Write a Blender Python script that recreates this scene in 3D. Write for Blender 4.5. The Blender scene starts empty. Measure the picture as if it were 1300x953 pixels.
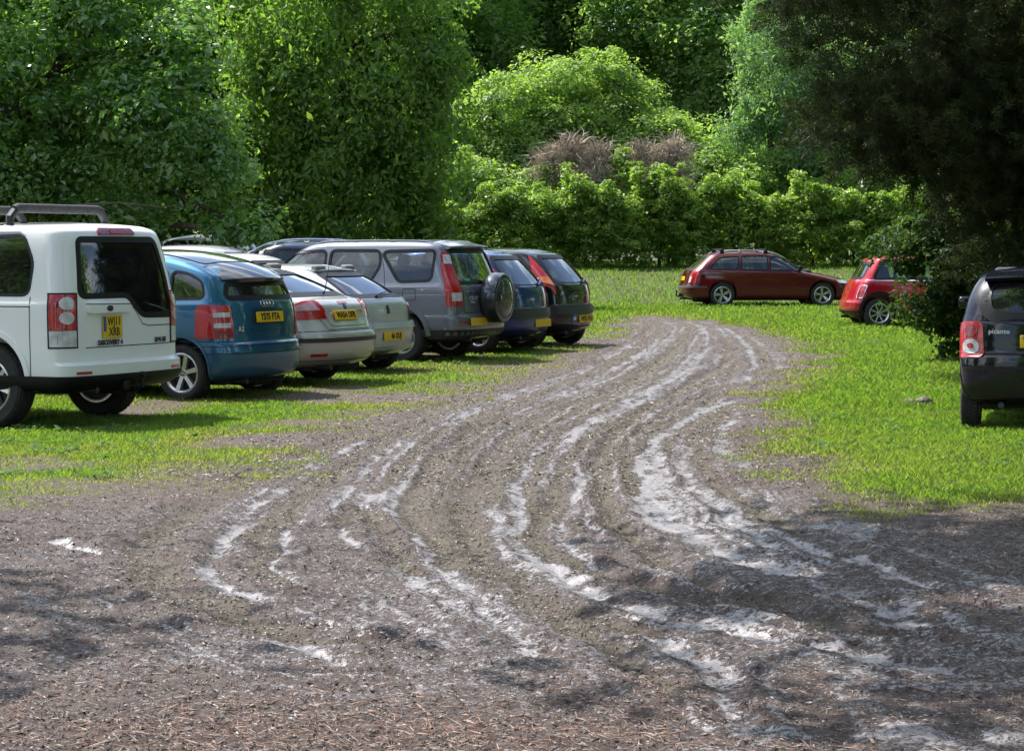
import bpy, bmesh, math, random
import numpy as np
from mathutils import Vector, Matrix
from mathutils.bvhtree import BVHTree
from mathutils.geometry import delaunay_2d_cdt
R = math.radians
random.seed(7)
SC = bpy.context.scene
COL = SC.collection

# ------------------------------------------------------------ scene basics
W_ = bpy.data.worlds.new("World"); SC.world = W_; W_.use_nodes = True
FPX, EYE, HORIZ = 2800.0, 1.60, 316.0           # focal length in px of a 1300 px wide frame, eye height, horizon row

def link(o, parent=None):
    COL.objects.link(o)
    if parent is not None: o.parent = parent
    return o

def tag(o, label=None, cat=None, group=None, kind=None):
    if label: o['label'] = label
    if cat: o['category'] = cat
    if group: o['group'] = group
    if kind: o['kind'] = kind
    return o

def empty(name, loc, rz=0.0, parent=None):
    o = bpy.data.objects.new(name, None)
    o.location = loc; o.rotation_euler = (0, 0, rz); o.empty_display_size = .2
    return link(o, parent)

def sharp(me, ang=35):
    me.polygons.foreach_set('use_smooth', [True] * len(me.polygons))
    try: me.set_sharp_from_angle(angle=R(ang))
    except Exception: pass

def mesh_obj(name, verts, faces, mat, parent=None, smooth=None, mats=None, fm=None):
    me = bpy.data.meshes.new(name)
    me.from_pydata([tuple(v) for v in verts], [], faces)
    for m in (mats or [mat]): me.materials.append(m)
    if fm: me.polygons.foreach_set('material_index', fm)
    me.validate(); me.update()
    if smooth is not None: sharp(me, smooth)
    return link(bpy.data.objects.new(name, me), parent)

class MB:
    """collects simple solids and links them as one mesh object"""
    def __init__(s): s.v = []; s.f = []
    def add(s, vs, fs):
        o = len(s.v); s.v += [Vector(v) for v in vs]; s.f += [tuple(i + o for i in f) for f in fs]
        return s
    def box(s, c, d, M=None, bev=0.0):
        bm = bmesh.new(); bmesh.ops.create_cube(bm, size=1)
        for v in bm.verts: v.co = Vector((v.co.x * d[0], v.co.y * d[1], v.co.z * d[2]))
        if bev: bmesh.ops.bevel(bm, geom=bm.edges[:], offset=bev, segments=3, profile=.6, affect='EDGES')
        T = Matrix.Translation(c) @ (M.to_4x4() if M else Matrix())
        bm.verts.index_update()
        s.add([T @ v.co for v in bm.verts], [[v.index for v in f.verts] for f in bm.faces]); bm.free()
        return s
    def tube(s, pts, r, n=8, closed=False):
        pts = [Vector(p) for p in pts]; rs = r if isinstance(r, (list, tuple)) else [r] * len(pts)
        vs, fs = [], []; prev = None
        for i, p in enumerate(pts):
            a = pts[(i - 1) % len(pts)] if (closed or i > 0) else p
            b = pts[(i + 1) % len(pts)] if (closed or i < len(pts) - 1) else p
            t = (b - a).normalized()
            if prev is None: prev = t.orthogonal().normalized()
            u = (prev - t * prev.dot(t)).normalized(); w = t.cross(u); prev = u
            for k in range(n):
                g = 2 * math.pi * k / n
                vs.append(p + (u * math.cos(g) + w * math.sin(g)) * rs[i])
        m = len(pts)
        for i in range(m if closed else m - 1):
            for k in range(n):
                j = (i + 1) % m
                fs.append((i * n + k, i * n + (k + 1) % n, j * n + (k + 1) % n, j * n + k))
        if not closed:
            fs.append(tuple(range(n))[::-1]); fs.append(tuple((m - 1) * n + k for k in range(n)))
        return s.add(vs, fs)
    def lathe(s, prof, n=40, axis='Y', c=(0, 0, 0), closed=True):
        """prof: (radius, offset along the axis)"""
        vs, fs = [], []; m = len(prof); c = Vector(c)
        for k in range(n):
            g = 2 * math.pi * k / n
            for r, a in prof:
                p = (r * math.cos(g), a, r * math.sin(g)) if axis == 'Y' else (a, r * math.cos(g), r * math.sin(g)) if axis == 'X' else (r * math.cos(g), r * math.sin(g), a)
                vs.append(c + Vector(p))
        for k in range(n):
            q = (k + 1) % n
            for i in range(m if closed else m - 1):
                j = (i + 1) % m
                fs.append((k * m + i, k * m + j, q * m + j, q * m + i))
        return s.add(vs, fs)
    def build(s, name, mat, parent=None, smooth=35):
        return mesh_obj(name, s.v, s.f, mat, parent, smooth)

# ------------------------------------------------------------ materials
MATS = {}
def nmat(name):
    m = bpy.data.materials.new(name); m.use_nodes = True
    nt = m.node_tree; nt.nodes.clear()
    out = nt.nodes.new('ShaderNodeOutputMaterial')
    return m, nt, out
def N(nt, t, **kw):
    n = nt.nodes.new(t)
    for k, v in kw.items():
        if k.startswith('i_'):
            key = k[2:].replace('_', ' ')
            n.inputs[key].default_value = v
        else: setattr(n, k, v)
    return n
def L(nt, a, b): nt.links.new(a, b)
def ramp(nt, fac, stops, interp='LINEAR'):
    r = nt.nodes.new('ShaderNodeValToRGB'); r.color_ramp.interpolation = interp
    e = r.color_ramp.elements
    while len(e) > 1: e.remove(e[-1])
    e[0].position = stops[0][0]; e[0].color = (*stops[0][1], 1)
    for p, c in stops[1:]:
        q = e.new(p); q.color = (*c, 1)
    L(nt, fac, r.inputs['Fac']); return r
def maprange(nt, val, a, b, c=0., d=1.):
    n = nt.nodes.new('ShaderNodeMapRange'); n.clamp = True
    L(nt, val, n.inputs[0])
    for i, x in enumerate((a, b, c, d)): n.inputs[i + 1].default_value = x
    return n.outputs[0]
def math_(nt, op, a, b=None):
    n = nt.nodes.new('ShaderNodeMath'); n.operation = op
    for i, x in enumerate((a, b)):
        if x is None: continue
        if isinstance(x, (int, float)): n.inputs[i].default_value = x
        else: L(nt, x, n.inputs[i])
    return n.outputs[0]
def mixc(nt, fac, a, b):
    n = nt.nodes.new('ShaderNodeMix'); n.data_type = 'RGBA'
    for s, x in ((n.inputs['Factor'], fac), (n.inputs[6], a), (n.inputs[7], b)):
        if isinstance(x, (int, float)): s.default_value = x if s.name == 'Factor' else (x, x, x, 1)
        elif isinstance(x, tuple): s.default_value = (*x, 1)
        else: L(nt, x, s)
    return n.outputs[2]
def noise(nt, vec, scale, detail=4, rough=.55, dist=0.):
    n = nt.nodes.new('ShaderNodeTexNoise')
    n.inputs['Scale'].default_value = scale; n.inputs['Detail'].default_value = detail
    n.inputs['Roughness'].default_value = rough; n.inputs['Distortion'].default_value = dist
    if vec is not None: L(nt, vec, n.inputs['Vector'])
    return n.outputs[0]
def bump(nt, h, strength, dist):
    b = nt.nodes.new('ShaderNodeBump'); b.inputs['Strength'].default_value = strength; b.inputs['Distance'].default_value = dist
    L(nt, h, b.inputs['Height']); return b.outputs[0]

def simple(name, col, rough=.5, metal=0., coat=0., spec=.5, nz=0., scale=30.):
    if name in MATS: return MATS[name]
    m, nt, out = nmat(name)
    p = N(nt, 'ShaderNodeBsdfPrincipled'); p.inputs['Roughness'].default_value = rough
    p.inputs['Metallic'].default_value = metal; p.inputs['Coat Weight'].default_value = coat
    p.inputs['Specular IOR Level'].default_value = spec
    tc = N(nt, 'ShaderNodeTexCoord')
    f = noise(nt, tc.outputs['Object'], scale, 3)
    c = mixc(nt, maprange(nt, f, .3, .7), tuple(x * (1 - nz) for x in col), tuple(min(1, x * (1 + nz)) for x in col))
    L(nt, c, p.inputs['Base Color']); L(nt, p.outputs[0], out.inputs[0])
    MATS[name] = m; return m

def paint(name, col, metal=.0, rough=.32, dirt=.5, flake=0.):
    """car paint under clear coat; road dirt thrown up on the lower body"""
    if name in MATS: return MATS[name]
    m, nt, out = nmat(name)
    tc = N(nt, 'ShaderNodeTexCoord'); ob = tc.outputs['Object']
    sep = N(nt, 'ShaderNodeSeparateXYZ'); L(nt, ob, sep.inputs[0])
    big = noise(nt, ob, 2.2, 5, .65); fine = noise(nt, ob, 55, 3, .7)
    low = maprange(nt, sep.outputs[2], .18, .75, 1., 0.)
    d = math_(nt, 'MULTIPLY', math_(nt, 'POWER', low, 1.6), maprange(nt, big, .25, .7))
    d = math_(nt, 'MULTIPLY', d, maprange(nt, fine, .25, .6, .5, 1.))
    dust = maprange(nt, noise(nt, ob, 3.5, 6, .7), .35, .85, 0., .12)
    d = math_(nt, 'MINIMUM', math_(nt, 'ADD', math_(nt, 'MULTIPLY', d, dirt), math_(nt, 'MULTIPLY', dust, dirt)), .85)
    p = N(nt, 'ShaderNodeBsdfPrincipled')
    L(nt, mixc(nt, d, col, (.19, .16, .12)), p.inputs['Base Color'])
    L(nt, maprange(nt, d, 0, .6, rough, .8), p.inputs['Roughness'])
    L(nt, maprange(nt, d, 0, .5, metal, 0.), p.inputs['Metallic'])
    L(nt, maprange(nt, d, 0, .45, 1., 0.), p.inputs['Coat Weight'])
    p.inputs['Coat Roughness'].default_value = .04; p.inputs['Specular IOR Level'].default_value = .08
    wave = noise(nt, ob, 1.7, 2)
    L(nt, bump(nt, wave, .08, .02), p.inputs['Coat Normal'])
    L(nt, p.outputs[0], out.inputs[0]); MATS[name] = m; return m

def glass(name, tint, body=.0, rough=.0):
    """window pane: tinted see-through body under a mirror-like surface"""
    if name in MATS: return MATS[name]
    m, nt, out = nmat(name)
    tr = N(nt, 'ShaderNodeBsdfTransparent'); tr.inputs[0].default_value = (*tint, 1)
    gl = N(nt, 'ShaderNodeBsdfGlossy'); gl.inputs['Roughness'].default_value = .02; gl.inputs[0].default_value = (.95, .97, 1, 1)
    fr = N(nt, 'ShaderNodeFresnel'); fr.inputs[0].default_value = 1.55
    tc = N(nt, 'ShaderNodeTexCoord')
    L(nt, bump(nt, noise(nt, tc.outputs['Object'], 1.3, 2), .05, .03), gl.inputs['Normal'])
    df = N(nt, 'ShaderNodeBsdfDiffuse'); df.inputs[0].default_value = (.22, .22, .2, 1)
    dm = N(nt, 'ShaderNodeMixShader')
    L(nt, maprange(nt, noise(nt, tc.outputs['Object'], 4, 5, .7), .35, .8, .02, .10), dm.inputs[0])
    L(nt, tr.outputs[0], dm.inputs[1]); L(nt, df.outputs[0], dm.inputs[2])
    mx = N(nt, 'ShaderNodeMixShader'); L(nt, math_(nt, 'MINIMUM', math_(nt, 'MULTIPLY', fr.outputs[0], 1.6), 1.), mx.inputs[0])
    L(nt, dm.outputs[0], mx.inputs[1]); L(nt, gl.outputs[0], mx.inputs[2]); L(nt, mx.outputs[0], out.inputs[0])
    MATS[name] = m; return m

def lampmat(name, col, rough=.08):
    if name in MATS: return MATS[name]
    m, nt, out = nmat(name)
    p = N(nt, 'ShaderNodeBsdfPrincipled'); p.inputs['Roughness'].default_value = .25
    p.inputs['Coat Weight'].default_value = 1.; p.inputs['Coat Roughness'].default_value = .03
    tc = N(nt, 'ShaderNodeTexCoord')
    w = N(nt, 'ShaderNodeTexWave'); w.bands_direction = 'Z'; w.inputs['Scale'].default_value = 22; L(nt, tc.outputs['Object'], w.inputs[0])
    f = noise(nt, tc.outputs['Object'], 14, 3)
    c = mixc(nt, maprange(nt, f, .35, .7), tuple(x * .62 for x in col), col)
    L(nt, mixc(nt, math_(nt, 'MULTIPLY', w.outputs[1], .3), c, tuple(x * .5 for x in col)), p.inputs['Base Color'])
    L(nt, bump(nt, w.outputs[1], .3, .004), p.inputs['Normal'])
    L(nt, p.outputs[0], out.inputs[0]); MATS[name] = m; return m

BLACK = simple('black_plastic', (.010, .010, .012), .45, nz=.25, spec=.25)
DKGREY = simple('dark_grey_plastic', (.022, .024, .028), .45, nz=.2)
RUBBER = simple('tyre_rubber', (.022, .021, .02), .85, nz=.3, scale=12)
SEAMM = simple('panel_gap', (.012, .012, .013), .8)
CHROME = simple('chrome', (.75, .75, .77), .12, 1.)
LETTER = simple('silver_letters', (.60, .61, .63), .35, .2)
ALLOY = simple('alloy_wheel', (.62, .63, .66), .28, .85, nz=.12)
STEELW = simple('dark_steel', (.05, .05, .05), .5, .5)
INTER = simple('interior_cloth', (.055, .055, .06), .9, nz=.3)
INTERL = simple('interior_pale_cloth', (.22, .21, .19), .9, nz=.2)
UNDER = simple('underbody', (.015, .014, .013), .9, nz=.4)
RED = lampmat('red_lamp', (.55, .002, .005))
REDD = lampmat('dark_red_lamp', (.30, .004, .01))
CLEAR = lampmat('clear_lamp', (.72, .72, .74))
PINK = lampmat('pink_lamp', (.75, .42, .44))
AMBER = lampmat('amber_lamp', (.85, .22, .01))
PLATE = simple('yellow_plate', (.72, .46, .01), .35, nz=.08)
PLATEK = simple('plate_letters', (.01, .01, .01), .5)
BADGEB = simple('blue_badge', (.02, .10, .30), .4)
WHITEP = simple('white_mark', (.75, .75, .75), .4)
GLS = glass('clear_glass', (.62, .70, .68))
GLD = glass('privacy_glass', (.035, .04, .05))
GLM = glass('rear_glass', (.30, .36, .36))
# ------------------------------------------------------------ car body generator
# car axes: X forward from the rear bumper, Y left, Z up. A level is one ring of the body:
# (z_rear, x_rear, x_front, half_width, rear_corner_depth, front_corner_depth, z_front, mid_bulge, crease)
def pchip(ts, ys, t, crease):
    n = len(ts); d = [(ys[i + 1] - ys[i]) / (ts[i + 1] - ts[i]) for i in range(n - 1)]
    i = min(max(int(np.searchsorted(ts, t, 'right')) - 1, 0), n - 2)
    def slope(k, side):
        if k == 0: return d[0]
        if k == n - 1: return d[-1]
        if crease[k]: return d[k] if side > 0 else d[k - 1]
        if d[k - 1] * d[k] <= 0: return 0.
        return 2 * d[k - 1] * d[k] / (d[k - 1] + d[k])
    h = ts[i + 1] - ts[i]; s = (t - ts[i]) / h
    m0, m1 = slope(i, 1), slope(i + 1, -1)
    return ((2 * s**3 - 3 * s**2 + 1) * ys[i] + (s**3 - 2 * s**2 + s) * h * m0 + (-2 * s**3 + 3 * s**2) * ys[i + 1] + (s**3 - s**2) * h * m1)

class Body:
    NC, NS, NX = 11, 34, 11
    def __init__(s, levels, L_, pexp=2.5, taper=.05, camber=.035):
        s.lv = []
        for l in levels:
            l = list(l) + [None] * (9 - len(l))
            z, xr, xf, w, dr, df, zf, zb, cr = l
            s.lv.append((z, xr, xf, w, dr or .35, df or .5, z if zf is None else zf, zb or 0., bool(cr)))
        s.p, s.tp, s.cam = pexp, taper, camber
        s.L = L_
        s.ts = list(range(len(s.lv))); s.cr = [l[8] for l in s.lv]
    def at(s, t): return [pchip(s.ts, [l[k] for l in s.lv], t, s.cr) for k in range(8)]
    def half(s, t, inset=0., dz=0.):
        z, xr, xf, w, dr, df, zf, zb = s.at(t)
        xr += inset; xf -= inset; w -= inset; pts = []
        tot = xf - xr
        if dr + df > tot * .96: k = tot * .96 / (dr + df); dr *= k; df *= k
        a, b = xr + dr, xf - df; xm = (xr + xf) / 2; hl = tot / 2
        tpr = lambda x: 1 - s.tp * min(1, abs((x - s.L / 2) / (s.L / 2))) ** 2.6
        def Z(x):
            f = (x - xr) / tot; return z + (zf - z) * f + zb * 4 * f * (1 - f) + dz
        for k in range(s.NC):
            g = math.pi / 2 * k / s.NC
            x = xr + dr * (1 - math.cos(g) ** (2 / s.p)) ; y = w * tpr(a) * math.sin(g) ** (2 / s.p)
            pts.append((x, y, Z(x)))
        for k in range(s.NS + 1):
            x = a + (b - a) * k / s.NS; pts.append((x, w * tpr(x), Z(x)))
        for k in range(s.NC - 1, -1, -1):
            g = math.pi / 2 * k / s.NC
            x = xf - df * (1 - math.cos(g) ** (2 / s.p)); y = w * tpr(b) * math.sin(g) ** (2 / s.p)
            pts.append((x, y, Z(x)))
        return pts
    def mesh(s, t0=0, t1=None, inset=0., dzt=0., dzb=0., sub=4, mi=0):
        t1 = len(s.lv) - 1 if t1 is None else t1
        n = max(2, int(round((t1 - t0) * sub))) + 1
        tt = [t0 + (t1 - t0) * i / (n - 1) for i in range(n)]
        V, F = [], []
        rings = []
        for i, t in enumerate(tt):
            dz = dzb if i == 0 else dzt * (i / (n - 1))
            h = s.half(t, inset, dz)
            ring = [V.append(p) or len(V) - 1 for p in h]
            m = [ring[0]] + [(V.append((h[k][0], -h[k][1], h[k][2])) or len(V) - 1) for k in range(1, len(h) - 1)] + [ring[-1]]
            rings.append((ring, m))
        K = len(rings[0][0])
        for i in range(n - 1):
            for (A, B, fl) in ((rings[i][0], rings[i + 1][0], 1), (rings[i][1], rings[i + 1][1], 0)):
                for k in range(K - 1):
                    q = (A[k], A[k + 1], B[k + 1], B[k])
                    F.append(q[::-1] if fl else q)
        for (rg, top) in ((rings[0], 0), (rings[-1], 1)):
            Lr, Mr = rg; prev = None; M_ = s.NX
            wmax = max(V[i][1] for i in Lr)
            for k in range(K):
                if k in (0, K - 1): row = [Lr[k]] * (M_ + 1)
                else:
                    x, y, z = V[Lr[k]]; row = [Mr[k]]
                    for j in range(1, M_):
                        yy = -y + 2 * y * j / M_
                        zz = z + (s.cam * ((y * y - yy * yy) / (wmax * wmax)) if top else 0.)
                        V.append((x, yy, zz)); row.append(len(V) - 1)
                    row.append(Lr[k])
                if prev:
                    for j in range(M_):
                        q = []
                        for a in (prev[j], prev[j + 1], row[j + 1], row[j]):
                            if a not in q: q.append(a)
                        if len(q) > 2: F.append(tuple(q) if not top else tuple(q[::-1]))
                prev = row
        me = bpy.data.meshes.new('tmp'); me.from_pydata(V, [], F); me.validate()
        bm = bmesh.new(); bm.from_mesh(me); bmesh.ops.recalc_face_normals(bm, faces=bm.faces[:])
        for f in bm.faces: f.material_index = mi
        bm.to_mesh(me); bm.free(); return me

def prism(poly, axis, a, b, bm):
    """poly of 2D points extruded along an axis between a and b"""
    def P(p, d): return Vector((p[0], d, p[1])) if axis == 'Y' else Vector((d, p[0], p[1]))
    lo = [bm.verts.new(P(p, a)) for p in poly]; hi = [bm.verts.new(P(p, b)) for p in poly]
    n = len(poly); bm.faces.new(lo); bm.faces.new(hi[::-1])
    for i in range(n): bm.faces.new((lo[i], hi[i], hi[(i + 1) % n], lo[(i + 1) % n]))

def smooth_poly(poly, r=.05, n=4):
    """round the corners of a polygon"""
    out = []; m = len(poly)
    for i in range(m):
        a, p, b = Vector(poly[i - 1]), Vector(poly[i]), Vector(poly[(i + 1) % m])
        da, db = (a - p), (b - p); ra = min(r, da.length * .45); rb = min(r, db.length * .45)
        s, e = p + da.normalized() * ra, p + db.normalized() * rb
        for k in range(n + 1):
            t = k / n; out.append(tuple((1 - t) ** 2 * s + 2 * t * (1 - t) * p + t * t * e))
    return out
def offset_poly(poly, d):
    m = len(poly); out = []
    ar = sum(poly[i][0] * poly[(i + 1) % m][1] - poly[(i + 1) % m][0] * poly[i][1] for i in range(m))
    sg = 1 if ar > 0 else -1
    for i in range(m):
        a, p, b = Vector(poly[i - 1]), Vector(poly[i]), Vector(poly[(i + 1) % m])
        e1, e2 = (p - a), (b - p)
        if e1.length < 1e-6: e1 = e2
        if e2.length < 1e-6: e2 = e1
        e1.normalize(); e2.normalize()
        n = (Vector((e1.y, -e1.x)) + Vector((e2.y, -e2.x))); n = n.normalized() if n.length > 1e-6 else Vector((e1.y, -e1.x))
        out.append(tuple(p + n * d * sg))
    return out
def mir(poly): return [(-a, b) for a, b in poly][::-1]
def rect(a0, b0, a1, b1): return [(a0, b0), (a1, b0), (a1, b1), (a0, b1)]

class Car:
    def __init__(s, name, spec, loc, yaw, label, cat='car', group=None):
        s.sp = spec; s.root = empty(name, loc, yaw); tag(s.root, label, cat, group)
        B = s.B = Body(spec['levels'], spec['L'], spec.get('p', 2.5), spec.get('taper', .05), spec.get('camber', .035))
        outer = B.mesh(); s.paint = spec['paint']
        bm = bmesh.new(); bm.from_mesh(outer); s.bvh = BVHTree.FromBMesh(bm); bm.free()
        s.rc = {}
        s.build_body(outer)
    # ---- body with its openings cut out
    def build_body(s, outer):
        sp = s.sp; B = s.B
        body = bpy.data.objects.new('body', outer)
        outer.materials.append(s.paint); outer.materials.append(INTER); outer.materials.append(UNDER)
        link(body, s.root)
        def cutter(me):
            for m in (s.paint, INTER, UNDER): me.materials.append(m)
            o = bpy.data.objects.new('cut', me); link(o)
            for k in range(6):
                o.matrix_world = s.root.matrix_basis @ Matrix.Translation((k * .0031, k * .0007, k * .0023))
                bpy.context.view_layer.update()
                md = body.modifiers.new('b', 'BOOLEAN'); md.operation = 'DIFFERENCE'; md.solver = 'EXACT'; md.object = o
                md.use_self = k > 2
                dg = bpy.context.evaluated_depsgraph_get(); dg.update()
                r = bpy.data.meshes.new_from_object(body.evaluated_get(dg)); n0 = len(body.data.polygons)
                body.modifiers.clear()
                if len(r.polygons) > n0 * .7: body.data = r; break
                if k == 5: print('BODY CUT FAILED', s.root.name)
            bpy.data.objects.remove(o)
        # wheel housings
        bm = bmesh.new()
        ra = sp['tyre'] + sp.get('archgap', .055)
        for ax in sp['axles']:
            for sd in (1, -1):
                pl = [(ax + ra * math.cos(2 * math.pi * k / 40), sp['tyre'] + (.02 if ra else 0) + ra * math.sin(2 * math.pi * k / 40)) for k in range(40)]
                prism(pl, 'Y', sd * (sp['w'] - .34), sd * (sp['w'] + .3), bm)
        bmesh.ops.recalc_face_normals(bm, faces=bm.faces[:])
        for f in bm.faces: f.material_index = 2
        me = bpy.data.meshes.new('c'); bm.to_mesh(me); bm.free(); cutter(me)
        # cabin
        tb, tt = sp['belt'], len(sp['levels']) - 1
        cutter(B.mesh(tb, tt, inset=.055, dzt=-.05, dzb=-.28, sub=3, mi=1))
        # windows
        s.wins = [smooth_poly(p, sp.get('wr', .05)) for p in sp['side_windows']]
        s.rw = smooth_poly(sp['rear_window'], .06); s.fw = smooth_poly(sp['windscreen'], .06)
        def wc(jobs):
            bm = bmesh.new()
            for j in jobs: prism(*j, bm)
            bmesh.ops.recalc_face_normals(bm, faces=bm.faces[:])
            for f in bm.faces: f.material_index = 1
            me = bpy.data.meshes.new('c'); bm.to_mesh(me); bm.free(); cutter(me)
        wc([(p, 'Y', sd * .35, sd * 1.3) for p in s.wins for sd in (1, -1)])
        wc([(s.rw, 'X', -.5, sp.get('rwd', 1.2))]); wc([(s.fw, 'X', sp['L'] + .5, sp.get('fwd', sp['L'] - 2.2))])
        me = body.data; me.materials.clear()
        for m in (s.paint, INTER, UNDER): me.materials.append(m)
        sharp(me, 32)
        s.body = body
    # ---- surface addressing
    def ring(s, z):
        key = round(z, 3)
        if key not in s.rc:
            lo, hi = 0., len(s.B.lv) - 1.
            for _ in range(30):
                m = (lo + hi) / 2
                if s.B.at(m)[0] < z: lo = m
                else: hi = m
            per = [Vector(p) for p in s.B.half(lo)]; cum = [0.]
            for i in range(1, len(per)): cum.append(cum[-1] + (per[i] - per[i - 1]).length)
            s.rc[key] = (per, cum, s.B.at(lo)[3])
        return s.rc[key]
    def S(s, mode, a, b, off=0., right=False):
        if mode == 'side': o, d = Vector((a, 3, b)), Vector((0, -1, 0))
        elif mode == 'rear': o, d = Vector((-3, a, b)), Vector((1, 0, 0))
        elif mode == 'front': o, d = Vector((s.sp['L'] + 3, a, b)), Vector((-1, 0, 0))
        elif mode == 'top': o, d = Vector((a, b, 5)), Vector((0, 0, -1))
        else:
            sg = 1 if a >= 0 else -1; per, cum, wt = s.ring(b)
            q = abs(a) * wt / s.sp['w']
            i = min(max(int(np.searchsorted(cum, q)) - 1, 0), len(per) - 2)
            p = per[i].lerp(per[i + 1], (q - cum[i]) / (cum[i + 1] - cum[i])); p = Vector((p.x, p.y * sg, p.z))
            h, nn, _, _ = s.bvh.find_nearest(p)
            i0, i1 = max(i - 1, 0), min(i + 2, len(per) - 1)
            t = per[i1] - per[i0]; n2 = Vector((t.y * -1, t.x * 1)) if i > 0 else Vector((-1, 0))
            if n2.x > 0 and q < cum[-1] / 2: n2 = -n2
            n2.normalize(); n2 = Vector((n2.x, n2.y * sg)) if i > 0 else Vector((-1, 0))
            if n2.y * sg < 0: n2.y = -n2.y
            nz = nn.z; k = math.sqrt(max(0, 1 - nz * nz)); nn = Vector((n2.x * k, n2.y * k, nz))
            s.nn = nn; return p + nn * off
        h, nn, _, _ = s.bvh.ray_cast(o, d)
        if h is None:
            h, nn, _, _ = s.bvh.find_nearest(o + d * (1.2 if mode == 'wrap' else 2.2))
        p = h + nn * off
        if right: p = Vector((p.x, -p.y, p.z)); nn = Vector((nn.x, -nn.y, nn.z))
        s.nn = nn
        return p
    def patch(s, name, mode, poly, mat, off=.004, th=.02, right=False, parent=None, grid=.06, sub=.04, smooth=40):
        poly = [tuple(p) for p in poly]; m = len(poly); out = []
        for i in range(m):
            a, b = Vector(poly[i]), Vector(poly[(i + 1) % m]); n = max(1, int((b - a).length / sub))
            out += [tuple(a.lerp(b, k / n)) for k in range(n)]
        n = len(out); xs = [p[0] for p in out]; ys = [p[1] for p in out]
        ins = []
        x = min(xs) + grid / 2
        inn = offset_poly(out, -grid * .3)
        while x < max(xs):
            y = min(ys) + grid / 2
            while y < max(ys):
                c = False; j = n - 1
                for i in range(n):
                    if (inn[i][1] > y) != (inn[j][1] > y) and x < (inn[j][0] - inn[i][0]) * (y - inn[i][1]) / (inn[j][1] - inn[i][1] + 1e-12) + inn[i][0]: c = not c
                    j = i
                if c: ins.append((x, y))
                y += grid
            x += grid
        vs, _, fs, _, _, _ = delaunay_2d_cdt([Vector(p) for p in out + ins], [], [list(range(n))], 1, 1e-5)
        V = [s.S(mode, v.x, v.y, off, right) for v in vs]; F = [tuple(f) for f in fs]
        if th:
            idx = {}
            for i, v in enumerate(vs): idx[(round(v.x, 5), round(v.y, 5))] = i
            bi = [idx.get((round(p[0], 5), round(p[1], 5))) for p in out]
            if None not in bi:
                o = len(V)
                for i in bi: V.append(s.S(mode, vs[i].x, vs[i].y, off - th, right))
                for k in range(n): F.append((bi[k], bi[(k + 1) % n], o + (k + 1) % n, o + k))
        ob = mesh_obj(name, V, F, mat, parent or s.root)
        bm = bmesh.new(); bm.from_mesh(ob.data); bmesh.ops.recalc_face_normals(bm, faces=bm.faces[:]); bm.to_mesh(ob.data); bm.free()
        sharp(ob.data, smooth); return ob
    def strip(s, name, mode, outer, inner, mat, off=.003, th=.012, right=False, parent=None, closed=True):
        n = len(outer); V = []; F = []
        def sub(pl):
            o = []
            for i in range(n if closed else n - 1):
                a, b = Vector(pl[i]), Vector(pl[(i + 1) % n]); k = max(1, int((Vector(outer[i]) - Vector(outer[(i + 1) % n])).length / .05))
                o += [tuple(a.lerp(b, j / k)) for j in range(k)]
            if not closed: o.append(pl[-1])
            return o
        oo, ii = sub(outer), sub(inner); m = len(oo)
        for p in oo: V.append(s.S(mode, *p, off, right))
        for p in ii: V.append(s.S(mode, *p, off, right))
        for p in oo: V.append(s.S(mode, *p, off - th, right))
        for p in ii: V.append(s.S(mode, *p, off - th, right))
        for k in range(m if closed else m - 1):
            q = (k + 1) % m
            F += [(k, q, m + q, m + k), (k, 2 * m + k, 2 * m + q, q), (m + k, m + q, 3 * m + q, 3 * m + k)]
        ob = mesh_obj(name, V, F, mat, parent or s.root)
        bm = bmesh.new(); bm.from_mesh(ob.data); bmesh.ops.recalc_face_normals(bm, faces=bm.faces[:]); bm.to_mesh(ob.data); bm.free()
        sharp(ob.data, 40); return ob
    def seam(s, lines, name='panel_gap', w=.009, mat=None, both=True, parent=None, off=.0015):
        """thin dark grooves between panels; lines = [(mode, polyline)]"""
        V, F = [], []
        for mode, pl in lines:
            for right in ((False, True) if (mode == 'side' and both) else (False,)):
                pts = []
                for a, b in zip(pl[:-1], pl[1:]):
                    a, b = Vector(a), Vector(b); k = max(1, int((b - a).length / .04))
                    pts += [a.lerp(b, j / k) for j in range(k)]
                pts.append(Vector(pl[-1])); o = len(V)
                for i, p in enumerate(pts):
                    t = (pts[min(i + 1, len(pts) - 1)] - pts[max(i - 1, 0)]).normalized(); n = Vector((-t.y, t.x)) * w / 2
                    V.append(s.S(mode, *(p + n), off, right)); V.append(s.S(mode, *(p - n), off, right))
                for i in range(len(pts) - 1): F.append((o + 2 * i, o + 2 * i + 1, o + 2 * i + 3, o + 2 * i + 2))
        me = bpy.data.meshes.new('t'); me.from_pydata([tuple(v) for v in V], [], F); me.validate()
        me.polygons.foreach_set('material_index', [3] * len(me.polygons))
        bm = bmesh.new(); bm.from_mesh(s.body.data); bm.from_mesh(me); bm.to_mesh(s.body.data); bm.free()
        if len(s.body.data.materials) < 4: s.body.data.materials.append(SEAMM)
    def frame_at(s, mode, a, b, off=0.):
        """matrix: x to the reader's right, y up the surface, z outward"""
        p = s.S(mode, a, b, off); n = s.nn.copy()
        up = Vector((0, 0, 1)); x = up.cross(n).normalized(); y = n.cross(x)
        return Matrix((( x.x, y.x, n.x, p.x), (x.y, y.y, n.y, p.y), (x.z, y.z, n.z, p.z), (0, 0, 0, 1)))
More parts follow.
